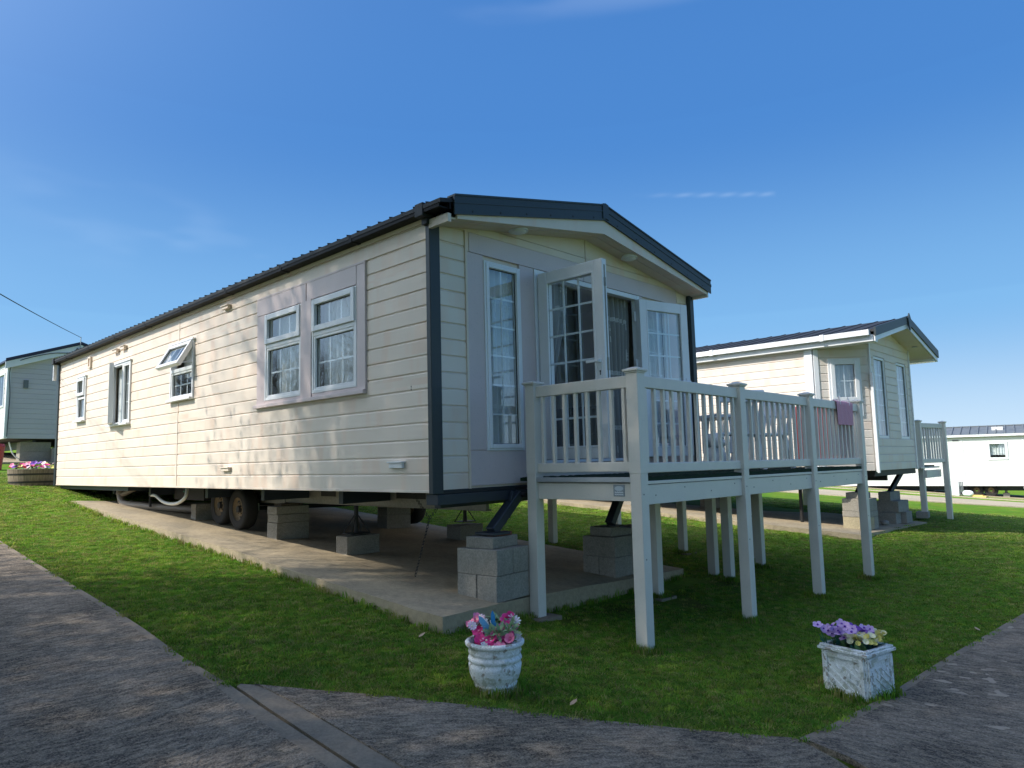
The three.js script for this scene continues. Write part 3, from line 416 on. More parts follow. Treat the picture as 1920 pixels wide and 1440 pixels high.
{ // shell, roof, gutters
  mesh('side_wall', boxAt(W - 0.06, W, 0, H, -L, -0.002), m.cream, A); mesh('rear_wall', wallGeo([[0.06, 0], [W - 0.06, 0], [W - 0.06, ry(W) - 0.1], [RX, RY - 0.1], [0.06, ry(0) - 0.1]], [], 0.06), m.cream, A, [0, 0, -L + 0.06]);
  mesh('floor', boxAt(0.062, W - 0.062, 0.02, 0.12, -L + 0.07, -0.093, 0.002), m.carpet, A); mesh('ceiling', boxAt(0.062, W - 0.062, H - 0.03, H - 0.01, -L + 0.07, -0.093, 0.001), m.inner, A);
  mesh('partition', boxAt(0.065, W - 0.065, 0.121, H - 0.031, -4.3, -4.24, 0.001), m.inner, A); mesh('partition', boxAt(0.065, W - 0.065, 0.121, H - 0.031, -8.6, -8.54, 0.001), m.inner, A); mesh('cabinet', boxAt(1.1, 3.3, 0.121, 1.1, -4.2, -3.7), m.innerDark, A); mesh('sofa', merge([boxAt(3.5, 4.15, 0.121, 0.55, -3.4, -0.5, 0.06), boxAt(3.98, 4.2, 0.5, 0.95, -3.4, -0.5, 0.06)]), m.innerDark, A);
  const z0 = -L - 0.06, z1 = 0.275;
  for (const s of [-1, 1]) {
    const xe = s < 0 ? EX - 0.10 : W - EX + 0.10, ye = ry(EX - 0.10);
    const sl = mesh('roof_slope', prism([[xe, ye], [RX, RY], [RX, RY - 0.035], [xe, ye - 0.035]], z1 - z0 - 0.02).translate(0, 0, z0), m.roof, A);
    for (let z = z0 + 0.25; z < z1 - 0.1; z += 0.17) { const a = [xe - s * 0.0, ye + 0.004, z], b = [RX + s * 0.02, RY + 0.004, z]; mesh('roof_rib', bar(a, b, 0.025, 0.008), m.roof, sl); }
  }
  mesh('ridge_cap', prism([[RX - 0.16, RY - 0.02], [RX, RY + 0.03], [RX + 0.16, RY - 0.02], [RX + 0.16, RY - 0.045], [RX, RY + 0.005], [RX - 0.16, RY - 0.045]], z1 - z0 - 0.03).translate(0, 0, z0), m.dark, A);
  // bargeboards on the front: dark metal over a cream fascia, and the soffit
  for (const s of [-1, 1]) {
    const xe = s < 0 ? EX + 0.04 : W - EX + 0.045, X = (a, b, lo, hi) => s < 0 ? [[a, ry(a) - lo], [b, RY - lo], [b, RY - hi], [a, ry(a) - hi]] : [[a, ry(a) - lo], [b, RY - lo], [b, RY - hi], [a, ry(a) - hi]];
    const Y = (a, lo, hi, hr, lr = lo) => [[a, ry(a) - lo], [RX, RY - lr], [RX, RY - hr], [a, ry(a) - hi]];
    const bg = mesh('bargeboard', prism(X(xe, RX, -0.022, 0.142), 0.014).translate(0, 0, 0.262), m.darkTrim, A);
    mesh('barge_lip', prism(X(xe, RX, -0.034, -0.018), 0.10).translate(0, 0, 0.184), m.darkTrim, bg); mesh('barge_step', prism(X(xe, RX, 0.035, 0.047), 0.006).translate(0, 0, 0.275), m.darkTrim, bg);
    mesh('fascia', prism(Y(xe + (s < 0 ? 0.05 : -0.05), 0.128, 0.175, 0.285), 0.022).translate(0, 0, 0.232), m.creamTrim, A);
    const sf = mesh('soffit', prism(Y(s < 0 ? -0.005 : W + 0.005, 0.157, 0.17, 0.283, 0.27), 0.262).translate(0, 0, -0.03), m.soffit, A);
    for (const z of [0.045, 0.14]) mesh('soffit_board', prism(Y(s < 0 ? 0.0 : W, 0.168, 0.174, 0.287, 0.281), 0.088).translate(0, 0, z), m.soffit, sf);
    for (let k = 0; k < 6; k++) { const x = mixv(xe, RX, (k + 0.6) / 6.2); mesh('screw', rod([x, ry(x) - 0.115, 0.272], [x, ry(x) - 0.115, 0.2795], 0.009), m.black, bg); }
  }
  mesh('barge_cap', prism([[RX - 0.05, RY + 0.03], [RX, RY + 0.042], [RX + 0.05, RY + 0.03], [RX + 0.05, RY - 0.136], [RX, RY - 0.125], [RX - 0.05, RY - 0.136]], 0.012).translate(0, 0, 0.273), m.darkTrim, A);
  mesh('eaves_end', boxAt(-0.045, -0.006, 2.225, 2.30, 0.0, 0.25), m.creamTrim, A); mesh('eaves_end', boxAt(W + 0.006, W + 0.045, 2.225, 2.30, 0.0, 0.25), m.creamTrim, A);
  for (const x of [0.95, 2.78]) { const pl = mesh('porch_light', uvm(new THREE.CylinderGeometry(0.085, 0.095, 0.03, 24).translate(x, ry(x) - 0.155 - 0.115 * (1 - Math.abs(x - RX) / 2.15) - 0.02, 0.12)), m.upvc, A); mesh('diffuser', uvm(new THREE.SphereGeometry(0.075, 20, 8, 0, 7, Math.PI / 2, Math.PI / 2).scale(1, 0.35, 1).translate(x, ry(x) - 0.155 - 0.115 * (1 - Math.abs(x - RX) / 2.15) - 0.034, 0.12)), m.lampGlass, pl); }
  // gutters and corner downpipes
  const gut = (x) => mesh('gutter', prism([[-0.05, 0], [0.055, 0], [0.055, 0.06], [0.045, 0.06], [0.045, 0.012], [-0.04, 0.012], [-0.04, 0.06], [-0.05, 0.06]], L + 0.25).translate(x, 2.338, -L - 0.02), m.gutter, A);
  const gl = gut(-0.075); for (let z = -L + 0.8; z < 0; z += 1.35) mesh('gutter_bracket', boxAt(-0.13, -0.018, 2.332, 2.404, z, z + 0.05), m.gutter, gl);
  gut(W + 0.07); mesh('fascia', boxAt(-0.024, -0.0245 + 0.02, 2.335, 2.42, -L, 0.25), m.gutter, A);
  mesh('gutter_outlet', merge([boxAt(-0.135, -0.012, 2.312, 2.43, -0.08, 0.03, 0.008), boxAt(-0.075, 0.03, 2.26, 2.315, -0.06, 0.01)]), m.dark, A);
  const cp = (x0, x1, za, zb) => mesh('corner_downpipe', merge([boxAt(x0, x1, -0.03, 2.33, za, zb, 0.008)]), m.darkTrim, A);
  cp(-0.034, 0.082, -0.062, -0.004); cp(W - 0.06, W + 0.03, -0.03, 0.045); cp(-0.04, 0.03, -L - 0.055, -L + 0.045);
  mesh('gutter_outlet', boxAt(-0.15, -0.02, 2.31, 2.43, -L - 0.06, -L + 0.06, 0.008), m.dark, A); mesh('gutter_stop', boxAt(-0.12, -0.06, 2.0, 2.33, -L - 0.06, -L - 0.02), m.upvc, A);
}
{ // chassis, wheels, services
  for (const x of [0.92, 3.3]) {
    const r = mesh('chassis_rail', merge([boxAt(x - 0.02, x + 0.02, -0.235, -0.02, -7.4, -0.35), boxAt(x - 0.02, x + 0.05, -0.24, -0.225, -7.4, -0.35)]), m.steel, A);
    for (const [a, b] of [[-3.28, -2.95], [-4.0, -3.92], [-1.75, -1.25], [-2.2, -2.08], [-0.95, -0.55]]) mesh('rail_slot', boxAt(x - 0.0225, x - 0.019, -0.145, -0.05, a, b, 0.001), m.black, r);
    mesh('gusset', boxAt(x - 0.03, x - 0.0205, -0.26, -0.02, -4.85, -4.15, 0.002), m.steel, r); mesh('maker_badge', boxAt(x - 0.034, x - 0.0301, -0.12, -0.04, -4.72, -4.60, 0.001), m.red, r); mesh('maker_badge', boxAt(x - 0.034, x - 0.0301, -0.12, -0.04, -4.80, -4.765, 0.001), m.upvc, r);
  }
  for (const z of [-0.35, -1.9, -3.6, -5.2, -7.3, -9.0]) mesh('cross_member', boxAt(0.3, W - 0.3, -0.17, -0.03, z - 0.04, z + 0.04), m.braceSteel, A);
  mesh('front_beam', boxAt(0.02, W - 0.02, -0.12, -0.032, -0.16, -0.01), m.braceSteel, A); mesh('rear_joists', boxAt(0.05, W - 0.05, -0.09, -0.02, -L + 0.1, -7.5), m.braceSteel, A); mesh('underfloor', boxAt(0.07, W - 0.07, 0.0, 0.018, -L + 0.1, -0.1, 0.001), m.black, A);
  const tyreGeo = uvm(new THREE.LatheGeometry([[0.155, -0.085], [0.225, -0.095], [0.262, -0.085], [0.276, -0.05], [0.278, 0], [0.276, 0.05], [0.262, 0.085], [0.225, 0.095], [0.155, 0.085]].map(p => new THREE.Vector2(...p)), 36).rotateZ(Math.PI / 2));
  const rimGeo = merge([uvm(new THREE.LatheGeometry([[0.02, 0.03], [0.05, 0.035], [0.06, 0.05], [0.10, 0.045], [0.115, 0.02], [0.14, 0.055], [0.163, 0.078], [0.166, 0.07], [0.15, -0.05]].map(p => new THREE.Vector2(...p)), 30).rotateZ(Math.PI / 2)), ...[0, 1, 2, 3, 4].map(k => rod([-0.03, 0.075 * Math.cos(k * 1.2566), 0.075 * Math.sin(k * 1.2566)], [-0.066, 0.075 * Math.cos(k * 1.2566), 0.075 * Math.sin(k * 1.2566)], 0.013, 6))]);
  for (const x of [0.69, W - 0.69]) for (const z of [-5.51, -4.92]) { const y = PA(x, z) + 0.275, t = mesh('wheel', tyreGeo, m.rubber, A, [x, y, z], x > 2 ? Math.PI : 0); mesh('rim', rimGeo, m.rust, t); for (let k = 0; k < 5; k++) { const a = 0.63 + k * 1.2566; mesh('hand_hole', uvm(new THREE.CylinderGeometry(0.021, 0.021, 0.012, 12).rotateZ(Math.PI / 2).translate(-0.038, 0.108 * Math.cos(a), 0.108 * Math.sin(a))), m.black, t); } mesh('hub_cap', uvm(new THREE.CylinderGeometry(0.042, 0.05, 0.05, 18).rotateZ(Math.PI / 2).translate(-0.06, 0, 0)), m.black, t); }
  mesh('axle', merge([rod([0.7, PA(0.7, -5.5) + 0.275, -5.51], [3.6, PA(0.7, -5.5) + 0.2, -5.51], 0.03), rod([0.7, PA(0.7, -4.9) + 0.275, -4.92], [3.6, PA(0.7, -4.9) + 0.2, -4.92], 0.03)]), m.black, A);
  mesh('step_bracket', ring({ a0: -4.98, a1: -4.78, b0: -0.36, b1: -0.26 }, 0.03, -0.85, -0.80), m.alu, A, [0, 0, 0], LEFT);
  // corner steadies at the front, propped on block stacks
  for (const [x0, x1] of [[0.98, 0.62], [3.1, 2.78]]) { const st = mesh('corner_steady', merge([bar([x0, -0.07, x0 < 2 ? 0.0 : -0.3], [x1, PA(x1, 0) + 0.545, x0 < 2 ? 0.0 : -0.3], 0.085, 0.10), bar([x0 - 0.10, -0.05, 0.02], [x0 - 0.17, -0.28, 0.02], 0.035), boxAt(x1 - 0.11, x1 + 0.10, PA(x1, 0) + 0.525, PA(x1, 0) + 0.545, -0.10, 0.14)]), m.braceSteel, A); mesh('pivot', rod([x0, -0.08, -0.06], [x0, -0.08, 0.1], 0.022), m.black, st); }
  // screw jacks standing on single blocks
  for (const [x, z] of [[0.92, -2.55], [3.3, -3.3]]) { const y = PA(x, z) + 0.215; const j = mesh('screw_jack', merge([rod([x, y, z], [x, -0.24, z], 0.026), boxAt(x - 0.13, x + 0.13, y, y + 0.012, z - 0.1, z + 0.1)]), m.black, A); for (const [dx, dz] of [[-0.12, -0.09], [0.12, -0.09], [-0.12, 0.09], [0.12, 0.09]]) mesh('jack_strut', rod([x + dx, y + 0.01, z + dz], [x, y + 0.24, z], 0.008, 6), m.chain, j); }
  mesh('soil_pipe', merge([tube([[0.32, 0.02, -8.75], [0.32, -0.18, -8.72], [0.32, -0.30, -8.62], [0.36, -0.335, -8.4], [0.42, -0.35, -8.0], [0.6, -0.38, -7.3], [0.95, -0.42, -6.5]], 0.055, 40, 14), rod([0.32, -0.14, -8.73], [0.32, -0.17, -8.73], 0.064, 16), rod([0.38, -0.335, -8.36], [0.385, -0.337, -8.30], 0.064, 16), tube([[0.5, -0.03, -8.3], [0.42, -0.12, -8.55], [0.33, -0.19, -8.7]], 0.045, 12, 10)]), m.pipe, A);
  mesh('drain_hose', tube([[0.5, -0.10, -7.55], [0.36, -0.16, -7.4], [0.32, -0.17, -7.1], [0.30, -0.25, -6.75], [0.29, -0.275, -6.4], [0.28, -0.24, -6.05], [0.30, -0.16, -5.9], [0.34, -0.06, -5.95]], 0.024, 50, 10), m.hose, A); mesh('hose_tap', merge([rod([0.33, -0.03, -5.98], [0.33, -0.13, -5.98], 0.014), boxAt(0.30, 0.36, -0.10, -0.08, -6.0, -5.95)]), m.teal, A);
  mesh('water_tank', boxAt(0.6, 1.8, -0.24, -0.03, -7.1, -6.0), m.black, A); mesh('drop_pipe', rod([0.42, -0.05, -7.62], [0.42, -0.36, -7.6], 0.022), m.black, A);
}

// chains tying the near caravan down
function chain(a, b, n, label, sag = 0, group) {
  const g = [], A0 = V3(...a), B0 = V3(...b);
  for (let i = 0; i < n; i++) { const p = A0.clone().lerp(B0, (i + 0.5) / n); p.y -= sag * Math.sin((i + 0.5) / n * Math.PI); const t = new THREE.TorusGeometry(0.012, 0.0032, 5, 10).scale(0.75, 1.4, 1); t.rotateY(i % 2 ? 0.3 : 1.87); t.translate(p.x, p.y, p.z); g.push(uvm(t)); }
  return top('chain', merge(g), m.chain, label, 'chain', [0, 0, 0], 0, group);
}
{ const z = -0.75; chain([0.80, -0.04, z], [0.62, -0.30, z - 0.1], 9, 'left strand of the V of chain under the near caravan floor'); chain([0.45, -0.04, z - 0.15], [0.62, -0.30, z - 0.1], 9, 'right strand of the V of chain under the near caravan floor'); chain([0.62, -0.30, z - 0.1], [0.56, PA(0.56, z - 0.2) + 0.012, z - 0.25], 18, 'chain hanging straight down to the concrete base behind the front block stack'); chain([3.55, -0.05, 1.0], [3.58, -0.42, 1.0], 13, 'loose chain dangling beneath the deck of the near caravan'); }

// ---------------------------------------------------------------- concrete blocks, each a thing
const BR = rng(77);
function block(x, y, z, turn, w, h, d, label, mat = m.block, group) { const g = bx(w, h, d, 0.007); return top('concrete_block', g, mat, label, 'concrete block', [x, y + h / 2, z], turn + (BR() - 0.5) * 0.03, group); }
{
  const t = 0.10, c = Math.cos(t), s = Math.sin(t), P = (x, z, a, b) => [x + a * c + b * s, z - a * s + b * c];
  { const X = 0.64, Z = -0.0, y = PA(X, Z) - 0.01; let p = P(X, Z, 0, 0.1125); block(p[0], y, p[1], t, 0.45, 0.215, 0.218, 'grey concrete block, front half of the bottom course of the stack nearest the camera'); p = P(X, Z, 0, -0.1125); block(p[0], y, p[1], t, 0.45, 0.215, 0.218, 'grey concrete block, rear half of the bottom course of the stack nearest the camera'); p = P(X, Z, -0.1125, 0); block(p[0], y + 0.217, p[1], t, 0.218, 0.215, 0.452, 'grey concrete block, left half of the second course of the stack nearest the camera'); p = P(X, Z, 0.1125, 0); block(p[0], y + 0.217, p[1], t, 0.218, 0.215, 0.452, 'grey concrete block, right half of the second course of the stack nearest the camera'); block(X - 0.01, y + 0.434, Z, t + 0.05, 0.36, 0.095, 0.30, 'thin pale grey concrete block on top of the stack nearest the camera'); const b = top('perforated_brick', merge([bx(0.215, 0.03, 0.1025, 0.004)]), m.brick, 'thin red brick slip under the steel leg on the nearest block stack', 'brick', [X + 0.03, y + 0.545, Z + 0.06], t); }
  { const X = 2.83, Z = -0.34, y = PA(X, Z) - 0.01; block(X, y, Z + 0.1125, 0, 0.45, 0.215, 0.218, 'grey concrete block, front bottom half of the stack behind the corner deck post', m.block); block(X, y, Z - 0.1125, 0, 0.45, 0.215, 0.218, 'grey concrete block, rear bottom half of the stack behind the corner deck post', m.block); block(X, y + 0.217, Z, 0, 0.44, 0.215, 0.44, 'wide grey concrete block in the middle of the stack behind the corner deck post', m.block); block(X + 0.03, y + 0.434, Z, 0, 0.40, 0.10, 0.30, 'thin grey concrete block on top of the stack behind the corner deck post', m.block); }
  { const X = 0.85, Z = -3.98, y = PA(X, Z) - 0.008; block(X, y, Z, 0, 0.45, 0.215, 0.26, 'tall concrete block at the foot of the stack right of the twin wheels'); block(X + 0.005, y + 0.217, Z, 0, 0.45, 0.10, 0.26, 'flat concrete block in the middle of the stack right of the twin wheels'); block(X - 0.005, y + 0.319, Z, 0, 0.45, 0.10, 0.25, 'flat concrete block on top of the stack right of the twin wheels', m.block); top('timber_pad', bx(0.3, 0.03, 0.2), m.poleWood, 'dark timber pad between chassis and block stack right of the wheels', 'timber', [X, y + 0.434, Z]); }
  block(0.95, PA(0.95, -2.55) - 0.005, -2.55, 0.02, 0.45, 0.215, 0.22, 'single concrete block under the near screw jack, at the edge of the sunlit strip'); block(3.3, PA(3.3, -3.3) - 0.005, -3.3, 0, 0.45, 0.215, 0.30, 'single concrete block under the far screw jack', m.block);
  { const X = 3.1, Z = -4.75, y = PA(X, Z) - 0.008; block(X, y, Z, 0, 0.46, 0.215, 0.26, 'concrete block at the foot of the stack on the far side under the caravan', m.block); block(X, y + 0.217, Z, 0, 0.46, 0.10, 0.26, 'flat concrete block in the middle of the stack on the far side under the caravan', m.block); block(X, y + 0.319, Z, 0, 0.46, 0.10, 0.26, 'flat concrete block on top of the stack on the far side under the caravan', m.block); }
  { const X = 0.72, Z = -6.22, y = PA(X, Z) - 0.006; block(X, y, Z, 0.05, 0.36, 0.14, 0.16, 'lower of two small concrete blocks left of the twin wheels'); block(X, y + 0.141, Z, 0.03, 0.36, 0.10, 0.16, 'upper of two small concrete blocks left of the twin wheels'); }
  // stacks under the middle caravan
  { const X = 9.62, Z = 0.12, y = PB(X, Z) - 0.006; block(X - 0.1125, y, Z + 0.02, 0, 0.22, 0.215, 0.45, 'yellowish concrete block at the bottom corner of the stack beside the end deck post', m.blockWarm); block(X + 0.1125, y, Z + 0.02, 0, 0.22, 0.215, 0.45, 'grey concrete block beside the yellowish one in the bottom course', m.block); block(X, y + 0.217, Z + 0.02, 0, 0.46, 0.10, 0.45, 'flat pale concrete slab on the yellowish block', m.block); block(X, y + 0.319, Z + 0.02, 0, 0.45, 0.215, 0.44, 'wide grey concrete block above the pale slab beside the end deck post', m.block); block(X + 0.02, y + 0.536, Z, 0, 0.36, 0.10, 0.30, 'thin concrete block topping the stack beside the end deck post', m.block); }
  { const X = 11.55, Z = 0.1, y = PB(X, Z) - 0.006; block(X + 0.12, y, Z + 0.1, 0, 0.35, 0.22, 0.35, 'pale concrete block at the front foot of the tall stack under the middle caravan', m.block); block(X - 0.22, y, Z - 0.05, 0, 0.30, 0.22, 0.45, 'grey concrete block left at the foot of the tall stack under the middle caravan', m.block); block(X, y + 0.222, Z, 0, 0.64, 0.215, 0.44, 'long grey concrete block in the middle of the tall stack', m.block); block(X - 0.02, y + 0.439, Z - 0.02, 0, 0.60, 0.17, 0.22, 'grey concrete block topping the tall stack under the middle caravan', m.block); }
  block(10.9, PB(10.9, -3.4), -3.4, 0, 0.45, 0.215, 0.4, 'squat grey concrete block deep under the middle caravan, left of its tied-down chain', m.block); block(9.5, PB(9.5, -4.6), -4.6, 0, 0.22, 0.215, 0.4, 'small concrete block deep under the middle caravan near its left edge', m.block);
  block(12.98, G(12.98, 0.28) + 0.06, 0.28, 0.15, 0.36, 0.13, 0.22, 'weathered concrete block under a deck post of the middle caravan', m.block);
}

// ---------------------------------------------------------------- decks
function deckPost(deck, x, z, yTop, base, w = 0.105, footing) {
  const p = mesh('post', uvm(new RoundedBoxGeometry(w, yTop - base + 0.03, w, 1, 0.006).translate(0, (yTop + base - 0.03) / 2, 0), x, 0), m.deck, deck, [x, 0, z]);
  if (yTop > 0.5) { mesh('post_cap', merge([boxAt(-w / 2 - 0.022, w / 2 + 0.022, yTop, yTop + 0.018, -w / 2 - 0.022, w / 2 + 0.022, 0.003), boxAt(-w / 2 - 0.01, w / 2 + 0.01, yTop - 0.014, yTop, -w / 2 - 0.01, w / 2 + 0.01, 0.003), uvm(new THREE.CylinderGeometry(0.03, 0.1, 0.018, 4).rotateY(Math.PI / 4).translate(0, yTop + 0.027, 0))]), m.deck, p); mesh('post_sleeve', boxAt(-w / 2 - 0.0025, w / 2 + 0.0025, 0.115, yTop - 0.014, -w / 2 - 0.0025, w / 2 + 0.0025, 0.004), m.deck, p); }
  if (footing) mesh('footing', boxAt(-0.14, 0.16, base - 0.05, base + 0.012, -0.13, 0.14, 0.006), m.roadEdge, p);
  return p;
}
function rails(deck, a, b, yb, yt, n, w = 0.032) {            // bottom rail, top rail and balusters between two posts
  const A0 = V3(a[0], 0, a[1]), B0 = V3(b[0], 0, b[1]), d = B0.clone().sub(A0).normalize(), len = A0.distanceTo(B0) - 0.107, mid = A0.clone().add(B0).multiplyScalar(0.5), turn = Math.atan2(-d.z, d.x);
  const hg = (h, t) => uvm(new RoundedBoxGeometry(len, h, t, 1, 0.008));
  mesh('top_rail', hg(0.1, 0.05), m.deck, deck, [mid.x, yt - 0.05, mid.z], turn); mesh('bottom_rail', hg(0.082, 0.046), m.deck, deck, [mid.x, yb + 0.041, mid.z], turn);
  const bg = bx(w, yt - 0.1 - yb - 0.082 + 0.004, 0.032, 0.004);
  for (let i = 0; i < n; i++) { const t = (i + 0.5) / n, p = A0.clone().addScaledVector(d, 0.053 + len * t); mesh('baluster', bg, m.deck, deck, [p.x, (yt - 0.1 + yb + 0.082) / 2, p.z], turn); }
}
const D1 = thing('deck', 'cream vinyl raised deck with railings and green turf at the near caravan', 'deck');
{
  const x0 = 0.955, zA = 0.235, zB = 1.345, xs = [0.955, 2.72, 4.44, 6.12], yT = 0.93;
  deckPost(D1, x0, zA, 0.925, G(x0, zA), 0.105, true);
  xs.forEach((x) => deckPost(D1, x, zB, yT, G(x, zB)));
  deckPost(D1, xs[3], -0.2, 0.93, G(6.1, -0.2)); deckPost(D1, xs[3], -2.6, 0.93, G(6.1, -2.6));
  for (const [x, z, f] of [[2.78, 0.29, 1], [4.39, 0.29, 0], [4.54, 0.0, 0], [5.6, 0.13, 0], [5.56, -1.03, 1], [4.68, -2.79, 0], [1.95, -0.0, 0]].slice(0, 6)) deckPost(D1, x, z, -0.02, G(x, z), 0.105, f);
  rails(D1, [x0, zA], [x0, zB], 0.127, 0.903, 8); rails(D1, [xs[0], zB], [xs[1], zB], 0.115, 0.903, 12); rails(D1, [xs[1], zB], [xs[2], zB], 0.115, 0.903, 12); rails(D1, [xs[2], zB], [xs[3], zB], 0.115, 0.903, 12);
  rails(D1, [xs[3], zB], [xs[3], -0.2], 0.115, 0.903, 11); rails(D1, [xs[3], -0.2], [xs[3], -2.6], 0.115, 0.903, 17);
  // fascia beams, edge trim, joists, boards, turf
  mesh('fascia_beam', boxAt(x0 - 0.02, x0 + 0.02, -0.105, 0.035, zA + 0.054, zB - 0.054), m.deck, D1); mesh('edge_trim', boxAt(x0 - 0.045, x0 + 0.02, 0.045, 0.085, zA + 0.054, zB - 0.054), m.alu, D1);
  for (let i = 0; i < 3; i++) { mesh('fascia_beam', boxAt(xs[i] + 0.054, xs[i + 1] - 0.054, -0.135, 0.022, zB - 0.02, zB + 0.02), m.deck, D1); mesh('edge_trim', boxAt(xs[i] + 0.054, xs[i + 1] - 0.054, 0.026, 0.052, zB - 0.02, zB + 0.03), m.deck, D1); }
  mesh('fascia_beam', boxAt(xs[3] - 0.02, xs[3] + 0.02, -0.135, 0.022, -2.6, zB - 0.054), m.deck, D1);
  for (let i = 0; i < 3; i++) for (let k = 0; k < 4; k++) { const x = mixv(xs[i] + 0.2, xs[i + 1] - 0.2, k / 3); mesh('screw', rod([x, -0.045 + 0.05 * (k % 2) - 0.02, zB + 0.018], [x, -0.045 + 0.05 * (k % 2) - 0.02, zB + 0.0235], 0.006, 8), m.steel, D1); } xs.forEach((x) => { for (const y of [0.0, -0.5]) mesh('screw', rod([x - 0.02, y - 0.05, zB + 0.05], [x - 0.02, y - 0.05, zB + 0.056], 0.006, 8), m.steel, D1); });
  for (let x = 1.4; x < 6; x += 0.48) mesh('joist', boxAt(x - 0.03, x + 0.03, -0.12, 0.02, x > 4.4 ? -2.7 : 0.12, zB - 0.03), m.poleWood, D1);
  for (let z = 0.1; z < zB - 0.1; z += 0.145) mesh('deck_board', boxAt(x0 + 0.05, xs[3] - 0.05, 0.024, 0.048, z, z + 0.138), m.deck, D1); for (let z = -2.7; z < 0.05; z += 0.145) mesh('deck_board', boxAt(4.36, xs[3] - 0.05, 0.024, 0.048, z, z + 0.138), m.deck, D1);
  // synthetic turf with a ragged edge
  const r = rng(5), mk = (xa, xb, za, zb) => { const g = new THREE.BoxGeometry(xb - xa, 0.034, zb - za, Math.round((xb - xa) * 24), 1, Math.round((zb - za) * 24)).translate((xa + xb) / 2, 0.068, (za + zb) / 2), p = g.attributes.position; for (let i = 0; i < p.count; i++) { p.setY(i, p.getY(i) + (p.getY(i) > 0.06 ? (h2(Math.round(p.getX(i) * 400), Math.round(p.getZ(i) * 400), 4) - 0.5) * 0.014 : 0)); } g.computeVertexNormals(); return uvm(g); };
  mesh('turf', merge([mk(x0 - 0.01, xs[3] - 0.06, 0.06, zB + 0.024), mk(4.36, xs[3] - 0.06, -2.7, 0.055)]), m.turf, D1);
  // maker's plate: pale oval over two lines of worn script
  const cv = document.createElement('canvas'); cv.width = 128; cv.height = 128; const c = cv.getContext('2d'); c.fillStyle = '#8a949b'; c.fillRect(0, 0, 128, 128); c.fillStyle = '#b4c0c8'; c.beginPath(); c.ellipse(64, 40, 50, 28, 0, 0, 7); c.fill(); c.strokeStyle = '#dfe6ea'; c.lineWidth = 5; c.lineJoin = 'round'; for (const [y, a] of [[84, 9], [108, 7]]) { c.beginPath(); for (let x = 14; x < 116; x += 4) c.lineTo(x, y + a * Math.sin(x * 0.45) * Math.cos(x * 0.21)); c.stroke(); } c.strokeStyle = '#66717a'; c.lineWidth = 3; c.strokeRect(3, 3, 122, 122);
  const t = new THREE.CanvasTexture(cv); t.colorSpace = THREE.SRGBColorSpace; const pl = new THREE.Mesh(new THREE.BoxGeometry(0.108, 0.092, 0.004), new THREE.MeshStandardMaterial({ map: t, roughness: 0.4, metalness: 0.3 })); pl.name = 'maker_plate'; pl.position.set(x0 - 0.0225, -0.022, 1.165); pl.rotation.y = -Math.PI / 2; D1.add(pl);
  mesh('loose_cable', tube([[4.55, -0.1, 0.05], [4.62, -0.3, 0.1], [4.78, -0.46, 0.15]], 0.008, 12, 6), m.black, D1);
}
// things on the deck
{
  const tw = new THREE.PlaneGeometry(0.58, 0.54, 20, 24), p = tw.attributes.position;   // towel folded over the rail
  for (let i = 0; i < p.count; i++) { const v = 0.5 - p.getY(i) / 0.54, x = p.getX(i), s = v * 0.98, f = 0.004 * Math.sin(x * 40 + v * 5); let y, z; const top0 = 0.915, front = 0.30; if (s < front) { y = top0 - (front - s) ; z = 0.036 + f * 2 + 0.01 * (front - s); } else if (s < front + 0.07) { const q = (s - front) / 0.07; y = top0 + 0.004 * Math.sin(q * Math.PI); z = mixv(0.036, -0.036, q); } else { y = top0 - (s - front - 0.07); z = -0.038 + f - 0.03 * (s - front); } p.setXYZ(i, x + 0.02 * (s - 0.3) * (x > 0 ? 1 : 0.3), y - 0.012 * Math.abs(x), z); }
  tw.computeVertexNormals(); top('towel', uvm(tw), m.towel, 'dusky pink towel pegged over the front deck rail near its right end', 'towel', [5.56, 0, 1.345]);
  for (const [x, w] of [[5.40, 'left'], [5.72, 'right']]) top('clothes_peg', merge([boxAt(-0.006, 0.006, -0.045, 0.03, -0.045, 0.047, 0.002), bar([-0.004, 0.03, 0.03], [-0.02, 0.062, 0.03], 0.009), bar([0.004, 0.03, 0.03], [0.02, 0.062, 0.03], 0.009)]), m.petalWhite, `white clothes peg, ${w} one of two holding the dusky pink towel`, 'clothes peg', [x, 0.91, 1.345]);
  const lo = new THREE.PlaneGeometry(0.5, 0.62, 12, 10), q = lo.attributes.position; for (let i = 0; i < q.count; i++) q.setZ(i, 0.012 * Math.sin(q.getX(i) * 30)); lo.computeVertexNormals(); top('cloth', uvm(lo), m.towel, 'dusky pink cloth hanging inside the rail below the towel', 'cloth', [5.54, 0.55, 1.28]);
}
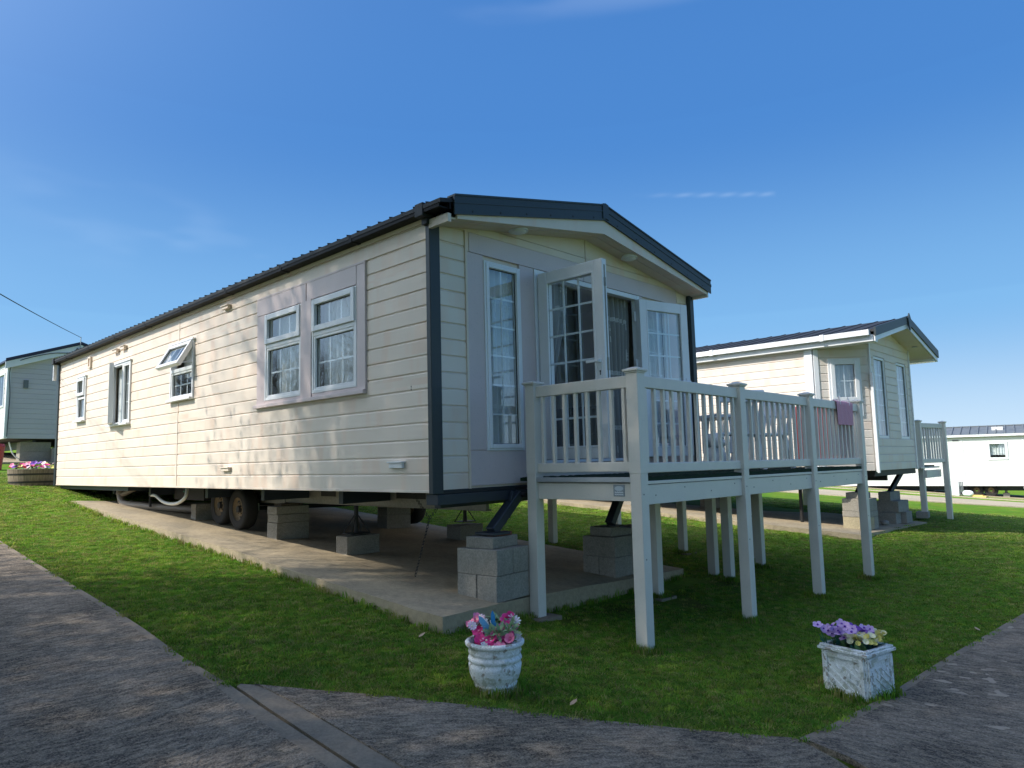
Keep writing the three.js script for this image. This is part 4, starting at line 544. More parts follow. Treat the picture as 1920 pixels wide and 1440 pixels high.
function plasticChair(x, z, turn, mat, label, group) {        // moulded garden chair: seat, slatted back, arms, splayed legs
  const t = thing('garden_chair', label, 'garden chair', [x, 0.087, z], turn, group);
  mesh('seat', boxAt(-0.24, 0.24, 0.40, 0.43, -0.23, 0.23, 0.015), mat, t);
  for (const [sx, sz] of [[-1, -1], [1, -1], [-1, 1], [1, 1]]) mesh('leg', bar([sx * 0.20, 0.41, sz * 0.2], [sx * 0.26, 0, sz * 0.26], 0.045), mat, t);
  mesh('back_frame', merge([bar([-0.23, 0.42, -0.22], [-0.25, 0.86, -0.32], 0.04), bar([0.23, 0.42, -0.22], [0.25, 0.86, -0.32], 0.04), boxAt(-0.27, 0.27, 0.76, 0.90, -0.345, -0.30, 0.02)]), mat, t);
  for (let i = 0; i < 5; i++) mesh('back_slat', bar([-0.16 + i * 0.08, 0.43, -0.225], [-0.16 + i * 0.08, 0.78, -0.30], 0.045, 0.012), mat, t);
  for (const s of [-1, 1]) mesh('armrest', merge([bar([s * 0.25, 0.63, -0.27], [s * 0.27, 0.63, 0.22], 0.05, 0.03), bar([s * 0.27, 0.63, 0.2], [s * 0.255, 0.2, 0.25], 0.04)]), mat, t);
  return t;
}
plasticChair(4.75, 0.62, -1.9, m.whitePl, 'white plastic garden chair behind the second front deck panel', null); plasticChair(3.95, -0.1 + 0.75, 2.4, m.whitePl, 'white plastic garden chair beside the second front deck post', null); 
{ // red towel over the right-hand rail
  const g = new THREE.PlaneGeometry(0.66, 1.0, 16, 30), p = g.attributes.position; for (let i = 0; i < p.count; i++) { const v = (0.5 - p.getY(i)) * 1.0, x = p.getX(i), f = 0.006 * Math.sin(x * 26 + v * 4); let y, o; if (v < 0.74) { y = 0.93 - (0.74 - v); o = 0.036 + f; } else if (v < 0.81) { const q = (v - 0.74) / 0.07; y = 0.93; o = mixv(0.036, -0.036, q); } else { y = 0.93 - (v - 0.81) - 0.05 * Math.abs(x) ; o = -0.04 + f - 0.05 * (v - 0.81); } p.setXYZ(i, x, y, o); } g.computeVertexNormals(); top('towel', uvm(g), m.redChair, 'coral red beach towel hung over the right-hand deck rail', 'towel', [6.12, 0, 0.84], -Math.PI / 2);
}
{
  const tb = thing('garden_table', 'round white plastic garden table behind the middle deck panel', 'table', [4.95, 0.087, 0.0]); mesh('tabletop', uvm(new THREE.CylinderGeometry(0.42, 0.42, 0.03, 40).translate(0, 0.68, 0)), m.whitePl, tb); for (let k = 0; k < 4; k++) { const a = k * Math.PI / 2 + 0.5; mesh('leg', bar([0.2 * Math.cos(a), 0.67, 0.2 * Math.sin(a)], [0.3 * Math.cos(a), 0, 0.3 * Math.sin(a)], 0.04), m.whitePl, tb); }
  const dog = thing('plush_dog', 'white plush toy dog with black nose sitting on the deck by the wall', 'plush toy', [3.35, 0.087, 0.72], -2.3 + Math.PI); const sp = (x, y, z, a, b, c) => uvm(new THREE.SphereGeometry(1, 20, 14).scale(a, b, c).translate(x, y, z));
  mesh('body', merge([sp(0, 0.13, 0, 0.10, 0.14, 0.10), sp(-0.06, 0.05, 0.10, 0.045, 0.05, 0.09), sp(0.06, 0.05, 0.10, 0.045, 0.05, 0.09), sp(-0.075, 0.15, 0.07, 0.035, 0.10, 0.04), sp(0.075, 0.15, 0.07, 0.035, 0.10, 0.04)]), m.plush, dog); const hd = mesh('head', merge([sp(0, 0.33, 0.02, 0.095, 0.09, 0.09), sp(0, 0.305, 0.10, 0.05, 0.042, 0.05)]), m.plush, dog); mesh('nose', sp(0, 0.318, 0.148, 0.02, 0.016, 0.014), m.black, hd); mesh('eye', sp(-0.035, 0.355, 0.098, 0.011, 0.011, 0.01), m.black, hd); mesh('eye', sp(0.035, 0.355, 0.098, 0.011, 0.011, 0.01), m.black, hd); mesh('ear', sp(-0.10, 0.32, 0.0, 0.028, 0.065, 0.04), m.plush, dog); mesh('ear', sp(0.10, 0.32, 0.0, 0.028, 0.065, 0.04), m.plush, dog);
}

// ---------------------------------------------------------------- leaves and flowers
const disc = (n, r0, r1, k, cup, tw = 0) => { const g = []; for (let i = 0; i < n; i++) { const a = i / n * 6.2832 + tw, c = Math.cos(a), s = Math.sin(a), P = (d, w, h) => [d * c - w * s, h, d * s + w * c]; const pts = [[0.1, 0.06, 0], [0.45, k, 0.4], [0.8, k * 0.95, 0.85], [1, k * 0.45, 1]]; for (let j = 0; j < 3; j++) { const [d0, w0, h0] = pts[j], [d1, w1, h1] = pts[j + 1]; g.push([P(d0 * r1, -w0 * r1, h0 * cup), P(d0 * r1, w0 * r1, h0 * cup), P(d1 * r1, w1 * r1, h1 * cup), P(d1 * r1, -w1 * r1, h1 * cup)]); } } return quadGeo(g); };
function leafSprig(n, len, wd, seed, up = 0.6) { const r = rng(seed), g = []; for (let i = 0; i < n; i++) { const a = r() * 6.283, e = up * (0.5 + r()), L2 = len * (0.6 + 0.6 * r()), c = Math.cos(a), s = Math.sin(a); const P = (t, w) => { const h = L2 * (Math.sin(e) * t - 0.25 * t * t), d = L2 * Math.cos(e) * t; return [d * c - w * s, h, d * s + w * c]; }; const ws = [0.15, 1, 0.8, 0.05]; for (let j = 0; j < 3; j++) g.push([P(j / 3, -wd * ws[j]), P(j / 3, wd * ws[j]), P((j + 1) / 3, wd * ws[j + 1]), P((j + 1) / 3, -wd * ws[j + 1])]); } return quadGeo(g); }
const FG = { big: disc(5, 0, 0.041, 0.46, 0.014), bigCup: disc(5, 0, 0.035, 0.55, 0.03, 0.4), daisy: disc(10, 0, 0.032, 0.16, 0.006), star: disc(5, 0, 0.033, 0.42, 0.008), tiny: disc(6, 0, 0.020, 0.6, 0.018), heart: uvm(new THREE.SphereGeometry(0.007, 8, 6)), sprig: leafSprig(9, 0.085, 0.011, 3), sprig2: leafSprig(9, 0.075, 0.010, 8, 1.0), blade: leafSprig(12, 0.14, 0.005, 5, 1.3), big5: disc(6, 0, 0.05, 0.34, 0.02) };
function put(parent, name, geo, mat, x, y, z, tilt, az, s = 1, eye) { const o = mesh(name, geo, mat, parent, [x, y, z]); const jx = h2(Math.round(x * 9e3), Math.round(z * 9e3), 1) - 0.5, jz = h2(Math.round(x * 9e3), Math.round(z * 9e3), 2) - 0.5, nn = V3(tilt * 0.7 + jx * 1.1, 0.75, -tilt * 0.7 + jz * 1.1).normalize(); o.quaternion.setFromUnitVectors(V3(0, 1, 0), nn); o.rotateY(az * 3); o.scale.setScalar(s); if (eye) mesh('flower_eye', FG.heart, eye, o, [0, 0.006, 0]); return o; }
{ // round pot
  const X = -0.725, Z = 1.395, y = G(X, Z) - 0.012, t = thing('flower_pot', 'round white ribbed stone pot full of pink flowers on the lawn', 'flower pot', [X, y, Z]); t.scale.setScalar(0.96);
  const pr = [[0, 0.0], [0.118, 0.0], [0.126, 0.010], [0.130, 0.024], [0.120, 0.034], [0.132, 0.042], [0.137, 0.056], [0.128, 0.066], [0.146, 0.082], [0.158, 0.115], [0.164, 0.15], [0.166, 0.172], [0.152, 0.182], [0.163, 0.190], [0.170, 0.204], [0.166, 0.218], [0.152, 0.226], [0.163, 0.234], [0.168, 0.25], [0.160, 0.272], [0.178, 0.281], [0.186, 0.291], [0.187, 0.303], [0.180, 0.312], [0.165, 0.313], [0.155, 0.305], [0.150, 0.28], [0.0, 0.262]];
  const lg = new THREE.LatheGeometry(pr.map(p => new THREE.Vector2(...p)), 64), p = lg.attributes.position; for (let i = 0; i < p.count; i++) { const a = Math.atan2(p.getZ(i), p.getX(i)), yy = p.getY(i), k = 1 + 0.012 * (noise(a / 6.2832, yy * 3, 12, 6, 3) - 0.5) + (yy > 0.28 ? 0.012 * Math.sin(a * 13) * 0.4 : 0); p.setX(i, p.getX(i) * k); p.setZ(i, p.getZ(i) * k); } lg.computeVertexNormals();
  const uv = lg.attributes.uv; for (let i = 0; i < uv.count; i++) uv.setXY(i, uv.getX(i) * 1.05, p.getY(i)); mesh('pot', lg.toNonIndexed(), m.paint, t); mesh('soil', uvm(new THREE.CylinderGeometry(0.155, 0.14, 0.01, 32).translate(0, 0.275, 0)), m.soil, t);
  const r = rng(12), at = (u, v) => [u * 0.155, v * 0.155];     // u to the right, v away, in the pot's own circle seen from the camera
  const ca = Math.cos(0.8056), sa = Math.sin(0.8056), P = (u, v) => { const [a, b] = at(u, v); return [a * ca + b * sa, a * sa - b * ca]; };
  for (const [u, v, h, s, k] of [[-0.62, 0.1, 0.355, 1.15, 0], [-0.55, -0.35, 0.315, 1.0, 1], [-0.95, 0.25, 0.40, 0.8, 2], [0.1, -0.35, 0.335, 1.2, 1], [0.0, -0.5, 0.315, 1.1, 0], [0.25, -0.15, 0.365, 0.9, 1], [0.5, 0.45, 0.41, 1.15, 0], [0.5, 0.2, 0.375, 1.0, 1], [0.42, -0.5, 0.315, 0.7, 1], [0.22, -0.85, 0.295, 0.9, 2], [-0.25, -0.6, 0.30, 0.8, 0], [0.85, 0.2, 0.37, 0.75, 0], [-0.75, 0.5, 0.43, 0.8, 2], [0.62, 0.6, 0.43, 0.8, 1], [-0.1, -0.8, 0.295, 0.7, 1]]) { const [x, z] = P(u, v); put(t, 'pink_flower', k === 1 ? FG.bigCup : FG.big, [m.pink, m.pink, m.pink2][k], x, h, z, -0.9 + r() * 0.5, -0.8 + (r() - 0.5) * 1.6, s, m.pink2); const q2 = P(u + (r() - 0.5) * 0.5, v + (r() - 0.5) * 0.5); put(t, 'pink_flower', r() < 0.5 ? FG.bigCup : FG.big, [m.pink, m.pink2, m.palePink][Math.floor(r() * 2.4)], q2[0], h - 0.02 + 0.03 * r(), q2[1], -0.8 + r() * 0.5, -0.8 + (r() - 0.5) * 2, s * 0.8, m.pink2); }
  for (const [u, v, h] of [[-0.6, 0.55, 0.43], [-0.7, 0.45, 0.415], [-0.3, -0.55, 0.32], [-0.38, -0.8, 0.295], [0.35, 0.1, 0.375], [0.75, 0.45, 0.42], [0.85, 0.4, 0.405], [0.9, -0.2, 0.33], [0.88, -0.35, 0.305]]) { const [x, z] = P(u, v); put(t, 'white_daisy', FG.daisy, r() < 0.3 ? m.palePink : m.petalWhite, x, h, z, -0.8 + r() * 0.5, -0.8 + (r() - 0.5) * 1.2, 1.0 + 0.3 * r(), m.creamFl); }
  for (const [u, v, h, k] of [[-0.3, 0.3, 0.385, 1], [-0.2, 0.0, 0.33, 0], [0.1, 0.4, 0.39, 1], [0.15, 0.7, 0.42, 1], [-0.1, 0.6, 0.40, 1], [0.5, -0.15, 0.33, 1], [0.55, 0.0, 0.35, 1], [0.7, 0.0, 0.33, 0], [-0.4, -0.1, 0.31, 0], [0.2, -0.6, 0.28, 0], [-0.55, -0.7, 0.275, 0], [0.6, -0.5, 0.28, 0], [-0.8, -0.1, 0.30, 0]]) { const [x, z] = P(u, v); put(t, 'leaf_sprig', r() < 0.5 ? FG.sprig : FG.sprig2, k ? m.leafPale : m.leaf, x, h - 0.02, z, 0.2, r() * 6, 0.9 + 0.4 * r()); const st = mesh('stem', rod([x * 0.7, 0.27, z * 0.7], [x, h, z], 0.0025, 5), m.leaf, t); }
  for (let i = 0; i < 22; i++) { const [x, z] = P(-0.68 + 1.36 * r(), -0.62 + 0.9 * r()); put(t, 'pink_flower', i % 3 ? FG.bigCup : FG.big, [m.pink, m.pink2, m.pink][i % 3], x, 0.29 + 0.05 * r(), z, -0.8, r() * 5, 0.75 + 0.4 * r(), m.pink2); }
  for (let i = 0; i < 16; i++) { const [x, z] = P(-0.75 + 1.5 * r(), -0.6 + 1.3 * r()); put(t, 'leaf_sprig', i % 2 ? FG.sprig : FG.sprig2, i % 3 ? m.leafPale : m.leaf, x, 0.31 + 0.07 * r() + 0.02 * (i % 3), z, -0.5, r() * 6, 0.75 + 0.4 * r()); }
  for (let i = 0; i < 9; i++) { const [x, z] = P(-0.9 + 1.8 * r(), -0.8 + 1.3 * r()); put(t, 'white_daisy', FG.daisy, i % 3 ? m.petalWhite : m.palePink, x, 0.34 + 0.08 * r(), z, -0.8, r() * 3, 0.8 + 0.3 * r(), m.creamFl); }
  const [bx0, bz0] = P(-0.12, -0.05), bt = mesh('butterfly', merge([bar([0, 0, 0], [0, 0.055, 0.0], 0.007)]), m.black, t, [bx0, 0.375, bz0]); bt.rotation.set(-0.2, -0.95, 0.35, 'YXZ'); bt.scale.setScalar(1.15);
  const wing = (s, pts) => { const sh = new THREE.Shape(pts.map(q => new THREE.Vector2(q[0] * s, q[1]))); return uvm(new THREE.ShapeGeometry(sh)); };
  for (const [s, ma] of [[-1, m.blue2], [1, m.blue]]) { const wg = mesh('wing', merge([wing(s, [[0, 0.01], [0.03, 0.075], [0.05, 0.09], [0.056, 0.06], [0.045, 0.03]]), wing(s, [[0, 0.012], [0.045, 0.028], [0.052, 0.0], [0.035, -0.028], [0.01, -0.02]])]), ma, bt); wg.rotation.y = s * -0.6; }
}
{ // square planter
  const X = 1.33, Z = 2.775, y = G(X, Z) - 0.012, t = thing('planter', 'square white peeling stone planter with lilac and yellow flowers by the right road', 'planter', [X, y, Z], -0.22);
  const b = 0.155, h = 0.295; const body = mesh('body', merge([boxAt(-b, b, 0, h, -b, b, 0.008), boxAt(-b - 0.004, b + 0.004, 0.0, 0.03, -b - 0.004, b + 0.004, 0.006)]), m.paint, t);
  for (let k = 0; k < 4; k++) { const q = [ring({ a0: -b + 0.012, a1: b - 0.012, b0: 0.035, b1: h - 0.012 }, 0.03, b - 0.002, b + 0.012, 0.005)]; for (const o of [-0.16, -0.09, -0.02, 0.05, 0.12, 0.19]) { const cl = [Math.max(-0.118, o - 0.11), Math.min(0.118, o + 0.11)]; if (cl[1] - cl[0] > 0.03) q.push(bar([cl[0], 0.125 - (cl[0] - o) * 0.75 - 0.0, b + 0.003], [cl[1], 0.125 - (cl[1] - o) * 0.75, b + 0.003], 0.011, 0.012)); } const r1 = rng(60 + k); for (let i = 0; i < 6; i++) q.push(uvm(new THREE.SphereGeometry(0.012 + 0.006 * r1(), 8, 6).scale(1, 1.4, 0.5).translate((r1() - 0.5) * 0.2, 0.06 + r1() * 0.14, b + 0.003))); const pn = mesh('relief_panel', merge(q), m.paint, body); pn.rotation.y = k * Math.PI / 2; }
  mesh('rim', merge([boxAt(-b - 0.022, b + 0.022, h, h + 0.022, -b - 0.022, -b + 0.03, 0.008), boxAt(-b - 0.022, b + 0.022, h, h + 0.022, b - 0.03, b + 0.022, 0.008), boxAt(-b - 0.0215, -b + 0.03, h, h + 0.0215, -b + 0.03, b - 0.03, 0.008), boxAt(b - 0.03, b + 0.0215, h, h + 0.0215, -b + 0.03, b - 0.03, 0.008), boxAt(-b - 0.01, b + 0.01, h + 0.022, h + 0.036, -b - 0.01, -b + 0.022, 0.006), boxAt(-b - 0.01, b + 0.01, h + 0.022, h + 0.036, b - 0.022, b + 0.01, 0.006), boxAt(-b - 0.0095, -b + 0.022, h + 0.022, h + 0.0355, -b + 0.022, b - 0.022, 0.006), boxAt(b - 0.022, b + 0.0095, h + 0.022, h + 0.0355, -b + 0.022, b - 0.022, 0.006)]), m.paint, t);
  mesh('soil', boxAt(-b + 0.02, b - 0.02, h, h + 0.012, -b + 0.02, b - 0.02), m.soil, t);
  const r = rng(33);
  for (let i = 0; i < 40; i++) { const x = -0.17 + 0.32 * r(), z = -0.15 + 0.22 * r(); put(t, 'lilac_flower', FG.star, m.lilac, x - (i < 5 ? 0.06 : 0), h + 0.08 + 0.06 * r() + (i < 5 ? 0.03 : 0), z - (i < 5 ? 0.05 : 0), -0.7 + r() * 0.7, -0.8 + (r() - 0.5) * 2, 0.85 + 0.35 * r(), m.purple); }
  for (let i = 0; i < 9; i++) put(t, 'purple_flower', FG.star, m.purple, -0.06 + 0.16 * r(), h + 0.075 + 0.05 * r(), -0.08 + 0.14 * r(), -0.6 + r() * 0.5, -0.8 + (r() - 0.5) * 1.5, 1 + 0.3 * r());
  for (let i = 0; i < 74; i++) { const u = r(), e = i < 5; put(t, 'yellow_flower', FG.tiny, r() < 0.55 ? m.creamFl : m.yellow, e ? 0.13 + 0.1 * r() : -0.12 + 0.27 * u, h + 0.05 + 0.05 * r(), e ? -0.08 + 0.15 * r() : 0.0 + 0.13 * r(), -0.6 + r() * 0.5, -0.8 + (r() - 0.5) * 1.5, 0.85 + 0.4 * r()); }
  for (let i = 0; i < 24; i++) put(t, 'leaf_sprig', i % 3 ? FG.sprig2 : FG.blade, i % 2 ? m.leafBlue : m.leaf, -0.13 + 0.26 * r(), h + 0.01, -0.13 + 0.25 * r(), 0.15, r() * 6, 0.8 + 0.5 * r());
}
{ // half-barrel by the back corner
  const X = -0.22, Z = -12.05, y = G(X, Z) - 0.02, t = thing('barrel_planter', 'weathered wooden half barrel of red, purple and yellow flowers by the far corner', 'planter', [X, y, Z]);
  mesh('inner', uvm(new THREE.CylinderGeometry(0.395, 0.35, 0.29, 32).translate(0, 0.15, 0)), m.soil, t);
  for (let k = 0; k < 26; k++) { const a = k / 26 * 6.2832, s = mesh('stave', boxAt(-0.051, 0.051, 0, 0.325, -0.015, 0.015, 0.006), m.barrel, t, [0.385 * Math.sin(a), 0, 0.385 * Math.cos(a)]); s.rotation.set(0.12, a, 0, 'YXZ'); }
  for (const [yy, rr] of [[0.07, 0.414], [0.22, 0.43]]) mesh('hoop', uvm(new THREE.CylinderGeometry(rr + 0.006, rr - 0.002, 0.035, 40, 1, true).translate(0, yy, 0)), m.hoop, t);
  const r = rng(5), mats = [m.red, m.pink2, m.purple, m.yellow, m.palePink, m.pink]; for (let i = 0; i < 46; i++) { const a = r() * 6.283, d = 0.40 * Math.sqrt(r()); put(t, 'flower', FG.big, mats[Math.floor(r() * 6)], d * Math.cos(a), 0.34 + 0.10 * r(), d * Math.sin(a), -0.7 + 0.5 * r(), -0.6 + (r() - 0.5), 1.1); } for (let i = 0; i < 16; i++) { const a = r() * 6.283, d = 0.36 * r(); put(t, 'leaf_sprig', FG.sprig, m.leaf, d * Math.cos(a), 0.3, d * Math.sin(a), 0.2, a, 1.4); }
}

// ---------------------------------------------------------------- the middle caravan (right) with its canted bay
const B = thing('static_caravan', 'cream static caravan with angled bay and white gutter, right of the deck', 'caravan', [8.9, -0.035, 0.49]);
{
  const w = 3.7, h = 2.30, l = 9.6, c = 0.62, d = 0.70, rx = w / 2, rY = 2.82, eY = 2.36, ex = -0.14, q = (x) => rY - (rY - eY) * Math.abs(x - rx) / (rx - ex), fa = c + 0.02, fb = w - c - 0.02;
  const cl = Math.hypot(c, d), ct = -Math.atan2(d, c) ; // canted walls
  const lw = mesh('side_wall', wallGeo([[-l, 0], [-d, 0], [-d, h], [-l, h]], [], 0.06), m.cladB, B, [0, 0, 0], LEFT); boards(lw, -l, -d - 0.08, 0.003, 2.12, 0.1437, [], [], m.cladB); mesh('eaves_board', boxAt(-l, -d - 0.08, 2.122, 2.19, 0.0005, 0.024), m.cladB, lw);
  mesh('corner_trim', boxAt(-d - 0.16, -d - 0.02, -0.02, 2.2, 0.0005, 0.045), m.upvc, lw);
  const winS = { a0: 0.22, a1: 0.78, b0: 0.95, b1: 1.98 };
  const cw = mesh('bay_wall', wallGeo([[0, 0], [cl, 0], [cl, h], [0, h]], [inset(winS, 0.015)], 0.05), m.cladB, B, [0, 0, -d], Math.atan2(-d, c)); boards(cw, 0.06, cl - 0.03, 0.003, 2.25, 0.1437, [winS], [], m.cladB); mesh('corner_trim', boxAt(-0.02, 0.06, -0.02, 2.25, 0.0005, 0.03), m.upvc, cw);
  { const f = mesh('window', ring(winS, 0.05, -0.03, 0.04), m.upvc, B, [0, 0, -d], Math.atan2(-d, c)); sash(f, { a0: winS.a0 + 0.04, a1: winS.a1 - 0.04, b0: 1.22, b1: winS.b1 - 0.04 }, -0.02, 0.06, 0.07, 2, 2); sash(f, { a0: winS.a0 + 0.04, a1: winS.a1 - 0.04, b0: winS.b0 + 0.04, b1: 1.19 }, -0.02, 0.03, 0.05, 2, 1); }
  const cr = mesh('bay_wall', wallGeo([[0, 0], [cl, 0], [cl, h], [0, h]], [], 0.05), m.cladB, B, [w - c, 0, 0], Math.atan2(d, c));
  const fw1 = { a0: fa + 0.24, a1: fa + 0.86, b0: 0.57, b1: 2.05 }, fw2 = { a0: fb - 0.86, a1: fb - 0.24, b0: 0.57, b1: 2.05 };
  const fw = mesh('front_wall', wallGeo([[c, 0], [w - c, 0], [w - c, q(w - c) - 0.1], [rx, rY - 0.1], [c, q(c) - 0.1]], [inset(fw1, 0.015), inset(fw2, 0.015)], 0.05), m.cladB, B); boards(fw, fa + 0.02, fb - 0.02, 0.003, 2.44, 0.1437, [fw1, fw2], [], m.cladB);
  for (const a of [fa - 0.02, fb - 0.03]) mesh('corner_trim', boxAt(a, a + 0.05, -0.02, 2.44, 0.0005, 0.034), m.upvc, fw);
  for (const [x, k] of [[fw1, 51], [fw2, 52]]) { const f = windowPart(B, ATF, x, 0.05, -0.03, 0.034); glazing(f, inset(x, 0.05), 0.01, 3, 5); mesh('curtain', curtainGeo(0.6, 1.5, 6, 0.02, k), m.net, B, [(x.a0 + x.a1) / 2, 1.3, -0.1]); }
  mesh('curtain', curtainGeo(0.5, 0.8, 5, 0.02, 54), m.net, B, [c * 0.45 + 0.1, 1.5, -d * 0.5 - 0.05], Math.atan2(-d, c));
  mesh('bay_post', boxAt(c - 0.055, c - 0.005, -0.04, 1.72, 0.035, 0.075), m.upvc, B);
  mesh('side_wall', boxAt(w - 0.06, w, 0, h, -l, -d), m.cladB, B); mesh('rear_wall', boxAt(0.06, w - 0.06, 0, h, -l, -l + 0.06), m.cladB, B); mesh('floor', boxAt(0.06, w - 0.06, 0.0, 0.09, -l + 0.07, -d - 0.06, 0.002), m.carpet, B); mesh('floor', prism([[0.07, 0], [c, d - 0.06], [w - c, d - 0.06], [w - 0.07, 0]], 0.09).rotateX(-Math.PI / 2).scale(1, 1, -1).translate(0, 0, -d), m.carpet, B); mesh('ceiling', boxAt(0.06, w - 0.06, h - 0.02, h, -l + 0.07, -0.06, 0.001), m.inner, B); mesh('partition', boxAt(0.07, w - 0.07, 0.09, h - 0.02, -4.1, -4.04), m.inner, B);
  const z0 = -l - 0.05, z1 = 0.36;
  for (const s of [-1, 1]) {
    const xe = s < 0 ? ex : w - ex, ye = q(ex); const sl = mesh('roof_slope', prism([[xe, ye], [rx, rY], [rx, rY - 0.04], [xe, ye - 0.04]], z1 - z0).translate(0, 0, z0), m.roof, B); for (let z = z0 + 0.2; z < z1 - 0.05; z += 0.3) mesh('roof_rib', bar([xe, ye - 0.003, z], [rx, rY - 0.003, z], 0.03, 0.022), m.roof, sl);
    const X = (lo, hi, o = 0) => [[xe + s * o, q(xe) - lo - (o ? 0 : 0)], [rx, rY - lo], [rx, rY - hi], [xe + s * o, q(xe) - hi]]; const bg = mesh('bargeboard', prism(X(-0.03, 0.12), 0.03).translate(0, 0, z1), m.darkTrim, B); mesh('fascia', prism(X(0.10, 0.20, -0.02), 0.02).translate(0, 0, z1 - 0.012), m.upvc, B); mesh('soffit', prism(X(0.185, 0.20, -0.03), z1 + d - 0.02).translate(0, 0, -d), m.creamTrim, B);
    mesh('gutter', prism([[-0.05, 0], [0.05, 0], [0.05, 0.09], [-0.05, 0.09]], l + 0.3).translate(s < 0 ? ex - 0.03 : w - ex + 0.03, eY - 0.10, -l), m.upvc, B); mesh('fascia', boxAt(s < 0 ? ex : w - 0.1, s < 0 ? 0.1 : w - ex, eY - 0.2, eY - 0.09, -l, z1 - 0.02), m.upvc, B); mesh('spotlight', rod([rx + s * 1.0, q(rx + s) - 0.21, 0.2], [rx + s * 1.0, q(rx + s) - 0.20, 0.2], 0.05, 16), m.alu, B);
  }
  for (const z of [-0.5, -2.6, -4.5]) mesh('gutter_bracket', boxAt(ex - 0.09, ex + 0.03, eY - 0.112, eY + 0.0, z, z + 0.07), m.upvc, B);
  mesh('barge_cap', prism([[rx - 0.09, rY - 0.02], [rx, rY + 0.08], [rx + 0.09, rY - 0.02], [rx + 0.05, rY - 0.2], [rx, rY - 0.25], [rx - 0.05, rY - 0.2]], 0.02).translate(0, 0, z1 + 0.031), m.darkTrim, B);
  for (const x of [0.8, 2.9]) mesh('chassis_rail', boxAt(x - 0.03, x + 0.03, -0.24, -0.002, -7.5, -0.5), m.braceSteel, B); mesh('front_beam', boxAt(c, w - c, -0.10, -0.003, -0.5, -0.02), m.black, B); for (const z of [-2.5, -4.5]) mesh('cross_member', boxAt(0.2, w - 0.2, -0.16, -0.01, z, z + 0.08), m.braceSteel, B);
  mesh('corner_steady', bar([1.2, -0.05, -0.35], [0.75, -0.40, -0.38], 0.08), m.black, B); mesh('corner_steady', bar([3.2, -0.05, -0.3], [2.65, -0.46, -0.4], 0.08), m.black, B);
  for (const [x, z] of [[0.75, -1.4], [2.95, -1.0]]) mesh('screw_jack', rod([x, -0.24, z], [x, PB(8.9 + x, z + 0.49) + 0.04, z], 0.035), m.black, B);
}
chain([10.0, -0.1, -0.95], [10.08, PB(10, -1) + 0.35, -0.8], 14, 'chain hanging down beside a post under the middle caravan'); 
top('pebble', uvm(new THREE.DodecahedronGeometry(0.07, 1).scale(1.3, 0.8, 1)), m.block, 'pale stone on the base between the two block stacks under the middle caravan', 'stone', [10.75, PB(10.75, 0.2) + 0.04, 0.2]);
const D2 = thing('deck', 'cream deck corner with railing at the far side of the middle caravan', 'deck');
{ const xa = 12.98, xb = 14.12, z = 0.42; deckPost(D2, xa, z - 0.1, 0.93, G(xa, 0.3) + 0.19, 0.105); deckPost(D2, xb, z + 0.1, 0.93, G(xb, z + 0.1), 0.105); deckPost(D2, xb, -2.6, 0.93, G(xb, -2.6)); rails(D2, [xa, z - 0.1], [xb, z + 0.1], 0.05, 0.90, 9); rails(D2, [xb, z + 0.1], [xb, -2.6], 0.05, 0.90, 18); mesh('fascia_beam', boxAt(xa, xb, -0.26, -0.10, z - 0.04, z), m.deck, D2); mesh('floor_boards', boxAt(xa - 0.3, xb, -0.06, -0.03, -2.6, z - 0.02), m.deck, D2); mesh('turf', boxAt(xa + 0.3, xb - 0.1, -0.03, 0.0, -2.5, z - 0.1), m.turf, D2); }

